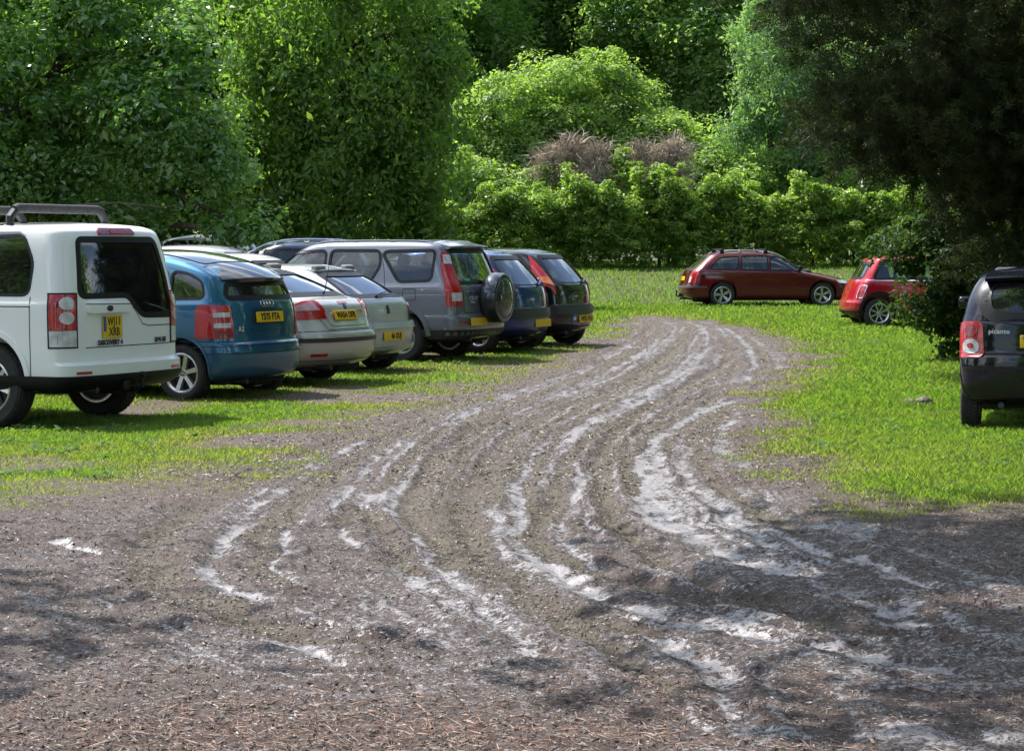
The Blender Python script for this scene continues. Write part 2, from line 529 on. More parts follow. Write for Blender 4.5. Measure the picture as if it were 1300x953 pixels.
    def text(s, name, txt, M, size, mat, parent=None, sx=1., bold=.0, align='CENTER', ext=.0015):
        cu = bpy.data.curves.new(name, 'FONT'); cu.body = txt; cu.size = size; cu.align_x = align; cu.align_y = 'CENTER'
        cu.offset = bold; cu.extrude = ext; cu.resolution_u = 2; cu.space_character = 1.05
        o = bpy.data.objects.new(name, cu); COL.objects.link(o)
        dg = bpy.context.evaluated_depsgraph_get(); dg.update()
        me = bpy.data.meshes.new_from_object(o.evaluated_get(dg)); bpy.data.objects.remove(o)
        me.transform(M @ Matrix.Diagonal((sx, 1, 1, 1))); me.materials.clear(); me.materials.append(mat)
        return link(bpy.data.objects.new(name, me), parent or s.root)
    def plate(s, a, b, txt, two=None, w=.52, h=.112, tilt=None, off=.012, mode='rear', blue=False, tsize=None, align='CENTER', dx=0.):
        M = s.frame_at(mode, a, b, off)
        if tilt is not None: # straighten: lean back by tilt from vertical
            p = M.translation.copy(); n = Vector((-math.cos(tilt), 0, math.sin(tilt))); x = Vector((0, -1, 0)); y = n.cross(x)
            M = Matrix(((x.x, y.x, n.x, p.x), (x.y, y.y, n.y, p.y), (x.z, y.z, n.z, p.z), (0, 0, 0, 1)))
        mb = MB(); mb.box((0, 0, 0), (w, h, .012), bev=.004); mb.v = [M @ v for v in mb.v]
        pl = mb.build('number_plate', PLATE, s.root)
        T = Matrix.Translation((0, 0, .0075))
        if two:
            s.text('plate_text', txt, M @ T @ Matrix.Translation((.02, .048, 0)), .105, PLATEK, pl, .80, .0015)
            s.text('plate_text', two, M @ T @ Matrix.Translation((.02, -.048, 0)), .105, PLATEK, pl, .80, .0015)
            if blue:
                mb = MB(); mb.box((-w / 2 + .022, .03, .0066), (.042, h * .68, .002)); mb.v = [M @ v for v in mb.v]; mb.build('plate_band', BADGEB, pl)
        elif txt:
            s.text('plate_text', txt, M @ T @ Matrix.Translation((dx, 0, 0)), .100, PLATEK, pl, .84, .004, align)
        return pl
    # ---- wheels
    def wheels(s, rim='spoke', n=6, rr=None, which=None, mat=None, sw=.05):
        sp = s.sp; rt = sp['tyre']; tw = sp.get('tw', .20); rr = rr or rt * .66; mat = mat or ALLOY
        first = None
        for ax in sp['axles']:
            for sd in (1, -1):
                e = empty('wheel', (ax, sd * (sp['w'] - tw / 2 - sp.get('wi', .045)), rt - .012), 0 if sd > 0 else math.pi, s.root)
                e.rotation_euler = (0, random.uniform(0, 6.28), 0 if sd > 0 else math.pi)
                if first is None:
                    mb = MB(); h = tw / 2
                    prof = [(rr, -h * .82), (rr + .012, -h * .95), (rt - .035, -h), (rt - .01, -h * .86), (rt, -h * .6), (rt, h * .6), (rt - .01, h * .86), (rt - .035, h), (rr + .012, h * .95), (rr, h * .82)]
                    mb.lathe(prof, 56)
                    for k in range(48):   # tread blocks
                        g = 2 * math.pi * k / 48
                        for q, yy in enumerate((-h * .48, 0, h * .48)):
                            gg = g + (.06 if q == 1 else 0)
                            mb.box((math.cos(gg) * (rt - .001), yy, math.sin(gg) * (rt - .001)), (.014, h * .4, 2 * math.pi * rt / 48 * .72), Matrix.Rotation(-gg, 3, 'Y'))
                    ty = mb.build('tyre', RUBBER, e)
                    rb = MB()
                    rb.lathe([(rr + .004, h * .84), (rr - .012, h * .88), (rr - .028, h * .70), (rr - .032, -h * .8), (rr - .02, -h * .84), (rr + .004, -h * .84)], 56)
                    hub = rr * .2
                    if rim == 'trim':
                        rb.lathe([(0.001, h * .62), (hub, h * .66), (hub * 1.3, h * .5), (rr * .6, h * .56), (rr * .66, h * .52)], 48, closed=False)
                    else:
                        rb.lathe([(0.001, h * .55), (hub * .8, h * .56), (hub, h * .45), (hub, 0), (.001, 0)], 32)
                    for k in range(n):
                        g = 2 * math.pi * k / n
                        for dg_ in ((-.13, .13) if rim == 'twin' else (0,)):
                            G = g + dg_; r0, r1 = hub * .7, rr - .022
                            w0 = sw * (.75 if rim == 'twin' else 1.); w1 = w0 * (1.15 if rim != 'twin' else 1.)
                            vs = []
                            for r_, w_, y0, y1 in ((r0, w0, h * .1, h * .50), (r0 + (r1 - r0) * .5, w0 * .95, h * .2, h * .62), (r1, w1, h * .35, h * .78)):
                                for (aa, yy) in ((-w_ / 2, y0), (w_ / 2, y0), (w_ / 2 * .75, y1), (-w_ / 2 * .75, y1)):
                                    gg = G - (dg_ * .35 if r_ == r0 else 0)
                                    vs.append((r_ * math.cos(gg) - aa * math.sin(gg), yy, r_ * math.sin(gg) + aa * math.cos(gg)))
                            fs = [(0, 1, 2, 3)[::-1], (8, 9, 10, 11)]
                            for q in (0, 4):
                                for j in range(4): fs.append((q + j, q + (j + 1) % 4, q + 4 + (j + 1) % 4, q + 4 + j))
                            rb.add(vs, fs)
                    ri = rb.build('rim', mat, e, 30)
                    bd = MB().lathe([(rr * .2, .0), (rr * .72, .0), (rr * .72, -.02), (rr * .2, -.02)], 32).lathe([(.001, -h * .5), (rr - .03, -h * .5), (rr - .03, -h * .6), (.001, -h * .6)], 32).build('brake_disc', STEELW, e)
                    nb = MB()
                    for k in range(5):
                        g = 2 * math.pi * k / 5; nb.box((math.cos(g) * hub * .6, h * .53, math.sin(g) * hub * .6), (.014, .02, .014))
                    nt_ = nb.build('wheel_nut', STEELW, e)
                    first = (ty, ri, bd, nt_)
                else:
                    for o in first:
                        c = o.copy(); COL.objects.link(c); c.parent = e
    def interior(s, x_front, x_rear, z, mat=INTER, rows=1):
        def seat(nm, x, y, w, hr):
            mb = MB(); mb.box((x + .1, y, z - .28), (.5, w, .16), bev=.05)
            mb.box((x - .18, y, z + .0), (.14, w * .94, .56), Matrix.Rotation(R(-14), 3, 'Y'), bev=.05)
            for yy in hr: mb.box((x - .27, y + yy, z + .36), (.1, .25, .17), Matrix.Rotation(R(-10), 3, 'Y'), bev=.04)
            mb.build(nm, mat, s.root)
        W = s.sp['w']
        seat('front_seat', x_front, W * .42, .5, (0,)); seat('front_seat', x_front, -W * .42, .5, (0,))
        seat('rear_seat', x_rear, 0, W * 1.45, (-.38, .38))
        sw = MB(); c = (x_front + .52, -W * .42, z + .02)
        sw.tube([(c[0] + .06 * math.sin(2 * math.pi * k / 20), c[1] + .18 * math.cos(2 * math.pi * k / 20), c[2] + .17 * math.sin(2 * math.pi * k / 20)) for k in range(20)], .014, 6, True)
        sw.tube([c, (c[0] + .2, c[1], c[2] - .06)], .03, 6); sw.build('steering_wheel', BLACK, s.root)
        MB().box((x_front + .85, 0, z - .06), (.3, W * 1.5, .22), bev=.05).build('dashboard', INTER, s.root)
    def standard(s):
        """glass, window frames, arches, doors, plate and underbody common to every car"""
        sp = s.sp; frame = sp.get('frame', BLACK); gs = sp.get('sglass', GLS)
        for i, p in enumerate(s.wins):
            for right in (False, True):
                g = gs[i] if isinstance(gs, (list, tuple)) else gs
                s.patch('side_window', 'side', offset_poly(p, .012), g, -.008, 0, right, grid=.09)
                s.strip('window_frame', 'side', offset_poly(p, sp.get('fw', .03)), offset_poly(p, -.008), frame, .004, .03, right)
        s.patch('rear_window', 'rear', offset_poly(s.rw, .014), sp.get('rglass', GLM), -.008, 0, grid=.09)
        s.strip('rear_window_frame', 'rear', offset_poly(s.rw, sp.get('rf', .035)), offset_poly(s.rw, -.02), BLACK, .003, .03)
        s.patch('windscreen', 'front', offset_poly(s.fw, .014), GLS, -.008, 0, grid=.12)
        s.strip('windscreen_frame', 'front', offset_poly(s.fw, .03), offset_poly(s.fw, -.02), BLACK, .003, .03)
        # arch lips
        rt = sp['tyre'] + sp.get('archgap', .055); lw = sp.get('lip', .022); lm = sp.get('lipmat', s.paint)
        for ax in sp['axles']:
            for right in (False, True):
                o, i_ = [], []
                for k in range(29):
                    g = R(-22 + 224 * k / 28)
                    if sp['tyre'] + .02 + rt * math.sin(g) < sp.get('liplow', .22): continue
                    o.append((ax + (rt + lw) * math.cos(g), sp['tyre'] + .02 + (rt + lw) * math.sin(g))); i_.append((ax + (rt + .001) * math.cos(g), sp['tyre'] + .02 + (rt + .001) * math.sin(g)))
                s.strip('wheel_arch', 'side', o, i_, lm, sp.get('lipoff', .008), .03, right, closed=False)
        if sp.get('seams'): s.seam(sp['seams'])
        for (x, z) in sp.get('handles', []):
            for right in (False, True):
                p = s.S('side', x, z, .012, right); sg = -1 if right else 1
                mb = MB(); mb.tube([(p.x - .09, p.y - sg * .02, p.z), (p.x - .07, p.y + sg * .012, p.z + .004), (p.x + .07, p.y + sg * .012, p.z + .008), (p.x + .09, p.y - sg * .02, p.z + .006)], .013, 8)
                mb.build('door_handle', sp.get('hmat', s.paint), s.root)
        mx, mz = sp['mirror']
        for right in (False, True):
            p = s.S('side', mx, mz, 0, right); sg = -1 if right else 1
            mb = MB().box((p.x + .02, p.y + sg * .11, p.z + .03), (.10, .15, .115), bev=.035).box((p.x + .03, p.y + sg * .02, p.z), (.06, .1, .05), bev=.015)
            mb.build('wing_mirror', sp.get('mmat', s.paint), s.root)
        z0 = sp['levels'][0][0]; L_ = sp['L']; a0, a1 = sp['axles']; w = sp['w']
        mb = MB().box((L_ / 2, 0, z0 - .01), (L_ * .86, w * 1.45, .06)).box((a0, 0, sp['tyre']), (.09, w * 1.7, .09)).box((a1, 0, sp['tyre']), (.09, w * 1.7, .09))
        mb.box((.55, -w * .3, z0 - .02), (.5, .35, .13), bev=.04)
        mb.build('underbody', UNDER, s.root)
        MB().tube([(.02 + sp.get('exx', .05), sp.get('exy', w * .5), z0 - .005), (.6, sp.get('exy', w * .5), z0 - .01)], .028, 10).build('exhaust', STEELW, s.root)
        if sp.get('mudflap', False):
            for sd in (1, -1): MB().box((a0 - rt + .012, sd * (w - .15), z0 + .02), (.012, .17, .16), bev=.004).build('mudflap', BLACK, s.root)
    def spare(s): pass
    def wiper(s, y0, z0, y1, z1, mode='rear', mat=None):
        a = s.S(mode, y0, z0, .03); b = s.S(mode, y0 + (y1 - y0) * .5, z0 + (z1 - z0) * .5, .035); c = s.S(mode, y1, z1, .02)
        q = s.S(mode, y0, z0, -.02)
        MB().tube([q, a], .022, 8).tube([a, b], .011, 6).tube([b - (c - b) * .3, c], .007, 6).build('rear_wiper', BLACK, s.root)
    def bar(s, pts, r, name, mat, n=8): return MB().tube(pts, r, n).build(name, mat, s.root)
    def rails(s, x0, x1, mat, y=None, h=.07, r=.018):
        for sd in (1, -1):
            pts = []; ex = [x0, x0 + .12, x0 + .3] + [x0 + .3 + (x1 - x0 - .6) * k / 5 for k in range(1, 6)] + [x1 - .12, x1]
            for i, x in enumerate(ex):
                p = s.S('top', x, sd * y); hh = 0 if i in (0, len(ex) - 1) else h * (.75 if i in (1, len(ex) - 2) else 1)
                pts.append((p.x, p.y, p.z + hh))
            mb = MB().tube(pts, r, 8)
            for f in (.33, .66):
                x = x0 + (x1 - x0) * f; p = s.S('top', x, sd * y); mb.box((x, p.y, p.z + h / 2), (.09, .03, h), bev=.008)
            mb.build('roof_rail', mat, s.root)
    def crossbars(s, xs, y, h, mat=BLACK, r=.022):
        for x in xs:
            p = s.S('top', x, 0); q = s.S('top', x, y)
            mb = MB().tube([(x, -y, q.z + h), (x, 0, q.z + h + .01), (x, y, q.z + h)], r, 8)
            for sd in (1, -1): mb.box((x, sd * y, q.z + h / 2), (.1, .06, h + .03), bev=.02)
            mb.build('roof_bar', mat, s.root)
    def aerial(s, x, y, ln=.4, lean=.5, mat=BLACK):
        p = s.S('top', x, y)
        MB().tube([p, p + Vector((-.03, 0, .03)), p + Vector((-ln * math.sin(lean), 0, ln * math.cos(lean)))], [.018, .006, .003], 6).build('aerial', mat, s.root)
    def towbar(s, z=.38, y=0.):
        MB().tube([(.25, y, z - .08), (-.02, y, z - .08), (-.09, y, z - .05), (-.09, y, z + .03)], .022, 8).lathe([(.001, .03), (.02, .024), (.028, 0), (.02, -.024), (.001, -.03)], 12, 'Z', (-.09, y, z + .06), False).box((.02, y + .12, z - .04), (.06, .09, .09), bev=.02).build('towbar', BLACK, s.root)
    def spoiler(s, pts_root, mat, name='roof_spoiler', w=.6, x0=.3, x1=.6, z=1.4, th=.04, drop=.03, arc=.05):
        """thin wing from x1 on the roof back to x0"""
        V, F = [], []; n = 12
        for k in range(n + 1):
            y = -w + 2 * w * k / n; e = (y / w) ** 2
            top = s.S('top', x1, y * .97); zz = top.z
            xb = x0 + arc * e; zt = z - .03 * e * .6
            V += [(x1, y * .97, zz + .006), (xb, y, zt + .012), (xb - .012, y, zt - .004), (xb + .02, y, zt - th), (x1, y * .97, min(zz - .02, zt - th + .02))]
        for k in range(n):
            for j in range(5): F.append((k * 5 + j, k * 5 + (j + 1) % 5, (k + 1) * 5 + (j + 1) % 5, (k + 1) * 5 + j))
        F += [tuple(range(5))[::-1], tuple(n * 5 + j for j in range(5))]
        ob = mesh_obj(name, V, F, mat, s.root)
        bm = bmesh.new(); bm.from_mesh(ob.data); bmesh.ops.recalc_face_normals(bm, faces=bm.faces[:]); bm.to_mesh(ob.data); bm.free(); sharp(ob.data, 40)
        return ob
# ------------------------------------------------------------ placement helpers
def ground_z(x, y):
    """gentle terrain: level mud, a little rise under the far end of the row and a bank up to the hedge"""
    x = np.asarray(x, float); y = np.asarray(y, float)
    def ss(a, b, t): t = np.clip((t - a) / (b - a), 0, 1); return t * t * (3 - 2 * t)
    z = 1.05 * ss(61, 76, y)
    z = z + .18 * ss(0., 1., (-(x + 1.0)) / 3.) * ss(36, 42, y)
    z = z + .03 * np.sin(x * .55 + 1.3) * np.sin(y * .37 + .4)
    return z
def gz(x, y): return float(ground_z(x, y))
def at(u, v=None, d=None, z=0.):
    """world point seen at photo column u: on the ground at row v, or at distance d"""
    if d is None: d = (EYE - z) * FPX / (v - HORIZ)
    return ((u - 650) / FPX * d, d)
def spot(uv, local, yaw, dz=0.):
    x, y = at(*uv, z=dz); c, s = math.cos(R(yaw)), math.sin(R(yaw))
    X, Y = x - local[0] * c + local[1] * s, y - local[0] * s - local[1] * c
    return (X, Y, gz(x, y))

def arcpts(cx, cz, r, a0, a1, n=12): return [(cx + r * math.cos(R(a0 + (a1 - a0) * k / n)), cz + r * math.sin(R(a0 + (a1 - a0) * k / n))) for k in range(n + 1)]
def doors(xs, z0, z1, extra=()): return [('side', [(x, z0), (x + .01, z1)]) for x in xs] + list(extra)

# ============================================================ white four wheel drive
def car_white4x4():
    P = paint('white_paint', (.84, .85, .84), .0, .3, .5)
    sp = dict(L=4.80, w=.95, paint=P, p=3.4, taper=.03, camber=.03, ref=5, tyre=.385, tw=.25, axles=(.97, 3.85), wi=.02,
        levels=[(.34, .16, 4.70, .86, .2, .4), (.39, .05, 4.76, .93, .22, .45), (.47, .0, 4.80, .955, .24, .5), (.57, .0, 4.80, .957, .24, .5, None, 0, 1),
                (.60, .07, 4.79, .957, .20, .5, None, 0, 1), (.9, .075, 4.78, .958, .2, .5), (1.12, .08, 4.72, .955, .2, .6, 1.08, 0, 1),
                (1.19, .09, 3.75, .935, .2, .5, 1.19), (1.45, .13, 3.42, .90, .2, .5), (1.70, .18, 3.08, .855, .2, .5), (1.79, .22, 2.95, .825, .22, .5), (1.83, .30, 2.85, .77, .24, .5)],
        belt=7, side_windows=[[(.50, 1.21), (1.42, 1.21), (1.42, 1.70), (.60, 1.74), (.47, 1.5)], [(1.52, 1.21), (2.35, 1.21), (2.35, 1.68), (1.52, 1.70)], [(2.45, 1.21), (3.28, 1.21), (3.0, 1.62), (2.45, 1.67)]],
        rear_window=[(.66, 1.20), (-.02, 1.20), (-.24, 1.01), (-.75, 1.0), (-.70, 1.35), (-.60, 1.70), (.58, 1.70)], windscreen=[(.72, 1.24), (-.72, 1.24), (-.6, 1.66), (.6, 1.66)],
        sglass=GLD, rglass=GLD, frame=BLACK, fw=.02, mirror=(3.2, 1.2), lip=.05, lipmat=P, lipoff=.014, handles=[(2.3, 1.1), (1.4, 1.1)], archgap=.07, wr=.07, mudflap=False,
        seams=doors((.46, 1.46, 2.4, 3.3), .45, 1.19, [('side', [(.46, 1.10), (3.3, 1.10)]), ('rear', [(.62, .725), (-.74, .725)]), ('rear', [(.60, 1.12), (-.06, 1.11), (-.12, 1.06), (-.24, .92), (-.34, .90), (-.74, .90)])]))
    yaw = 154
    c = Car('four_wheel_drive_car', sp, spot((128, 523), (.97, -.80), yaw), R(yaw), 'white four wheel drive car with dark glass and padded roof bars, nearest in its row', 'car', 'cars parked in the row on the left')
    c.standard(); c.wheels('spoke', 7, .25)
    # black lower bumper, glass roof band, lamps
    c.patch('bumper_trim', 'wrap', rect(-1.62, .35, 1.62, .475), BLACK, .018, .03, grid=.04)
    for sd, rt in ((1, False), (-1, True)):
        c.patch('reflector', 'wrap', rect(sd * .62, .49, sd * .80, .515), RED, .005)
        A = lambda a, b: rect(*( (sd * a[0], a[1]) + (sd * b[0], b[1])))
        lp = c.patch('lamp_surround', 'wrap', A((.715, .725), (1.02, 1.225)), BLACK, .006, .03)
        c.patch('tail_lamp', 'wrap', A((.735, .89), (1.0, 1.21)), RED, .011, .02, parent=lp)
        for k, zz in enumerate((1.13, 1.0)):
            c.patch('lamp_lens', 'wrap', [(sd * (.835 + .075 * math.cos(t)), zz + .058 * math.sin(t)) for t in [2 * math.pi * q / 20 for q in range(20)]], CLEAR, .016, .01, parent=lp, grid=.03)
        c.patch('lamp_lens', 'wrap', A((.735, .74), (1.0, .885)), CLEAR, .011, .02, parent=lp)
    c.patch('roof_glass_band', 'side', [(.56, 1.735), (2.9, 1.71), (2.85, 1.765), (.66, 1.785)], GLS, .004, 0)
    c.patch('roof_glass_band', 'side', [(.56, 1.735), (2.9, 1.71), (2.85, 1.765), (.66, 1.785)], GLS, .004, 0, right=True)
    c.patch('brake_light', 'rear', smooth_poly([(.28, 1.745), (-.28, 1.745), (-.26, 1.80), (.26, 1.80)], .02), REDD, .02, .04)
    c.patch('lens', 'rear', rect(-.10, 1.755, .10, 1.785), RED, .026, .01)
    c.patch('tailgate_handle', 'rear', smooth_poly([(.60, 1.035), (.02, 1.035), (-.03, 1.10), (.60, 1.115)], .02), P, .045, .05)
    c.text('badge', 'O', c.frame_at('rear', .32, 1.075, .05), .05, DKGREY, None, 1.6, .01)
    c.plate(.25, .905, 'WJ11', 'XRB', w=.285, h=.205, blue=True, off=.014)
    c.text('lettering', 'DISCOVERY 4', c.frame_at('rear', .28, .762, .012).copy(), .062, DKGREY, None, .95, .003)
    c.text('lettering', 'SDV6 HSE', c.frame_at('rear', -.52, .762, .012), .058, DKGREY, None, .75, .003)
    c.wiper(-.30, 1.10, -.66, 1.03)
    c.towbar(.40, 0.)
    c.rails(.95, 2.75, BLACK, .70, .03, .016)
    # padded roof bars
    for x in (.85, 1.85):
        q = c.S('top', x, .68); z = q.z + .16
        mb = MB().tube([(x, -.66, z - .02), (x, -.6, z), (x, .6, z), (x, .66, z - .02)], .045, 12)
        mb.build('padded_roof_bar', simple('grey_padding', (.045, .045, .045), .8, nz=.4), c.root)
        for sd in (1, -1): MB().tube([(x, sd * .72, q.z), (x, sd * .72, q.z + .07), (x, sd * .62, z)], .04, 8).build('roof_bar_foot', DKGREY, c.root)
    MB().box((.75, 0, .40), (.9, 1.2, .16), bev=.04).build('spare_wheel_well', UNDER, c.root)
    c.interior(2.5, 1.55, 1.1)
    return c

# ============================================================ blue aluminium hatch
def car_blue():
    P = paint('teal_blue_paint', (.025, .12, .22), .55, .3, .25)
    sp = dict(L=3.83, w=.83, paint=P, p=2.7, taper=.07, camber=.05, ref=5, tyre=.30, tw=.19, axles=(.66, 3.06), wi=.02, archgap=.045, lip=.03, lipoff=.009,
        levels=[(.20, .22, 3.60, .74, .25, .5), (.26, .06, 3.70, .80, .3, .55), (.36, .015, 3.78, .83, .32, .6), (.50, .0, 3.83, .832, .32, .6), (.60, .015, 3.83, .83, .32, .6, None, 0, 1),
                (.635, .05, 3.80, .83, .30, .6, .66), (.80, .06, 3.65, .836, .3, .7, .75), (.93, .075, 3.35, .835, .3, .7, .88), (1.03, .10, 3.0, .825, .3, .6, .98, 0, 1),
                (1.07, .12, 2.85, .805, .26, .55, 1.03), (1.20, .18, 2.55, .765, .24, .5, 1.22, .06), (1.29, .23, 2.35, .72, .23, .5, 1.36, .13), (1.335, .30, 2.2, .655, .24, .5, 1.43, .16)],
        belt=9, side_windows=[[(.38, 1.09), (.80, 1.08), (.80, 1.365), (.62, 1.34), (.43, 1.26)], [(.87, 1.075), (1.55, 1.06), (1.55, 1.42), (.87, 1.38)], [(1.63, 1.055), (2.6, 1.03), (2.3, 1.34), (1.63, 1.42)]],
        rear_window=[(.62, 1.09), (-.62, 1.09), (-.54, 1.235), (.54, 1.235)], windscreen=[(.66, 1.08), (-.66, 1.08), (-.54, 1.38), (.54, 1.38)],
        sglass=GLS, rglass=GLD, mirror=(2.5, 1.08), handles=[(1.25, .93), (2.3, .93)], fw=.02, wr=.06,
        seams=doors((.84, 1.59, 2.65), .5, 1.03, [('wrap', [(-1.25, .625), (1.25, .625)]), ('side', [(.85, 1.03), (.93, .75), (1.05, .55)]), ('rear', [(.60, .66), (.60, 1.0)]), ('rear', [(-.60, .66), (-.60, 1.0)])]))
    yaw = 153
    c = Car('hatchback_car', sp, spot((233, 507), (.66, .74), yaw), R(yaw), 'teal blue compact hatchback car with curved roof and six spoke alloy wheels', 'car', 'cars parked in the row on the left')
    c.standard(); c.wheels('spoke', 6, .215, sw=.062)
    c.spoiler(None, simple('black_gloss', (.012, .014, .018), .12, coat=1.), 'roof_spoiler', .60, .13, .52, 1.30, .045, arc=.14)
    c.patch('glass_roof', 'top', smooth_poly([(.55, .52), (2.2, .50), (2.2, -.50), (.55, -.52)], .1), simple('black_gloss', (.012, .014, .018), .12), .008, .012, grid=.06)
    for sd in (1, -1):
        A = lambda a, b: rect(sd * a[0], a[1], sd * b[0], b[1])
        lp = c.patch('tail_lamp', 'wrap', smooth_poly([(sd * .60, .665), (sd * 1.06, .655), (sd * 1.02, .98), (sd * .96, 1.02), (sd * .62, 1.01)], .03), RED, .010, .025)
        for zz in (.885, .775): c.patch('lamp_lens', 'wrap', A((.64, zz), (.82, zz + .05)), CLEAR, .015, .012, parent=lp, grid=.05)
        c.patch('lamp_lens', 'wrap', A((.62, .68), (.82, .75)), REDD, .014, .01, parent=lp, grid=.05)
    c.patch('plate_recess', 'rear', smooth_poly([(.32, .80), (-.32, .80), (-.30, .965), (.30, .965)], .03), simple('teal_recess_shade', (.008, .03, .05), .3, coat=1.), .002, .004)  # flat patch; the recess's shade is put into its darker teal
    c.plate(0, .875, 'Y575 FTA', off=.014, tilt=R(6))
    c.patch('tailgate_strip', 'rear', rect(-.33, .745, .33, .768), P, .014, .02)
    for k in range(4):
        M = c.frame_at('rear', 0, 1.02, .008) @ Matrix.Translation((-.085 + k * .057, 0, 0))
        mb = MB().tube([(.037 * math.cos(t), .037 * math.sin(t), 0) for t in [2 * math.pi * q / 20 for q in range(20)]], .0055, 6, True); mb.v = [M @ v for v in mb.v]; mb.build('ring_badge', CHROME, c.root)
    c.text('lettering', 'A2', c.frame_at('rear', .50, .755, .006), .075, LETTER, None, 1., .002)
    c.seam([('wrap', [(-1.2, .49), (-.95, .50), (0, .50), (.95, .50), (1.2, .49), (1.2, .56), (.95, .575), (0, .58), (-.95, .575), (-1.2, .56), (-1.2, .49)])], 'bumper_groove')
    c.interior(1.95, 1.15, .95, INTERL)
    return c

# ============================================================ silver liftback
def car_liftback():
    P = paint('champagne_silver_paint', (.50, .49, .46), .35, .33, .25)
    sp = dict(L=4.58, w=.885, paint=P, p=2.6, taper=.07, camber=.04, ref=4, tyre=.31, tw=.2, axles=(.98, 3.73), wi=.03, archgap=.05,
        levels=[(.22, .25, 4.4, .78, .35, .5), (.28, .10, 4.48, .85, .4, .6), (.40, .02, 4.55, .885, .42, .6), (.58, .0, 4.58, .886, .42, .6), (.66, .04, 4.56, .886, .42, .6, .62),
                (.80, .11, 4.45, .885, .40, .7, .70), (.94, .16, 4.25, .875, .38, .8, .80), (1.00, .24, 3.9, .855, .34, .8, .88, 0, 1), (1.03, .42, 3.55, .83, .3, .6, .98),
                (1.14, .68, 3.25, .775, .3, .5, 1.12), (1.28, 1.02, 2.95, .70, .32, .5, 1.28), (1.38, 1.35, 2.65, .62, .34, .5, 1.40), (1.40, 1.50, 2.5, .56, .3, .5, 1.42, .01)],
        belt=7.6, side_windows=[[(1.0, 1.03), (1.72, 1.02), (1.72, 1.33), (1.45, 1.31), (1.15, 1.18)], [(1.80, 1.02), (2.55, 1.0), (2.55, 1.36), (1.80, 1.34)], [(2.63, 1.0), (3.35, .99), (2.85, 1.33), (2.63, 1.355)]],
        rear_window=[(.66, 1.07), (-.66, 1.07), (-.54, 1.31), (.54, 1.31)], rwd=1.9, fwd=2.4, windscreen=[(.68, 1.02), (-.68, 1.02), (-.55, 1.34), (.55, 1.34)],
        rglass=GLM, mirror=(3.2, 1.05), handles=[(1.75, .93), (2.75, .93)], seams=doors((1.2, 1.76, 2.59, 3.4), .35, 1.0, [('rear', [(.62, .98), (.60, .86), (.48, .66), (-.48, .66), (-.60, .86), (-.62, .98)])]))
    yaw = 154
    c = Car('liftback_car', sp, spot((402, 481), (.98, -.74), yaw), R(yaw), 'champagne silver liftback car with sloping tailgate and wide red and white tail lamps', 'car', 'cars parked in the row on the left')
    c.standard(); c.wheels('spoke', 7, .205)
    for sd in (1, -1):
        lp = c.patch('tail_lamp', 'wrap', smooth_poly([(sd * .40, .79), (sd * 1.12, .775), (sd * 1.22, .82), (sd * .98, .93), (sd * .70, .995), (sd * .50, 1.00)], .03), RED, .010, .025)
        c.patch('lamp_lens', 'wrap', smooth_poly([(sd * .52, .885), (sd * .98, .885), (sd * .86, .94), (sd * .60, .98)], .03), PINK, .015, .012, parent=lp, grid=.05)
        c.patch('reflector', 'wrap', rect(sd * .52, .35, sd * .76, .385), RED, .005, .01)
    c.patch('bumper_trim', 'wrap', [(-1.5, .515), (1.5, .515), (1.5, .565), (-1.5, .565)], DKGREY, .012, .02, grid=.12)
    c.patch('plate_recess', 'rear', smooth_poly([(.40, .68), (-.40, .68), (-.44, .88), (.44, .88)], .05), P, -.004, 0)
    c.strip('tailgate_frame', 'rear', smooth_poly([(.42, .70), (-.42, .70), (-.46, .885), (.46, .885)], .06), smooth_poly([(.37, .735), (-.37, .735), (-.40, .87), (.40, .87)], .05), P, .012, .02)
    c.plate(.06, .815, 'WA54 OFR', off=.02, tilt=R(16))
    c.patch('brake_light', 'wrap', rect(-.10, .955, .10, .975), RED, .006, .01)
    p = c.S('rear', 0, .92, .008)
    c.patch('badge', 'rear', [(.035, .92), (0, .965), (-.035, .92), (0, .875)], simple('navy_badge', (.03, .06, .16), .25, .5), .010, .01, grid=.03)
    c.seam([('wrap', [(-1.3, .30), (1.3, .30)]), ('wrap', [(-1.4, .63), (-.7, .645), (.7, .645), (1.4, .63)])])
    c.text('lettering', 'S', c.frame_at('rear', -.62, .73, .006), .06, LETTER, None, 1., .002)
    c.aerial(.52, -.12, .38, .25)
    c.interior(2.35, 1.65, .98, INTERL)
    return c

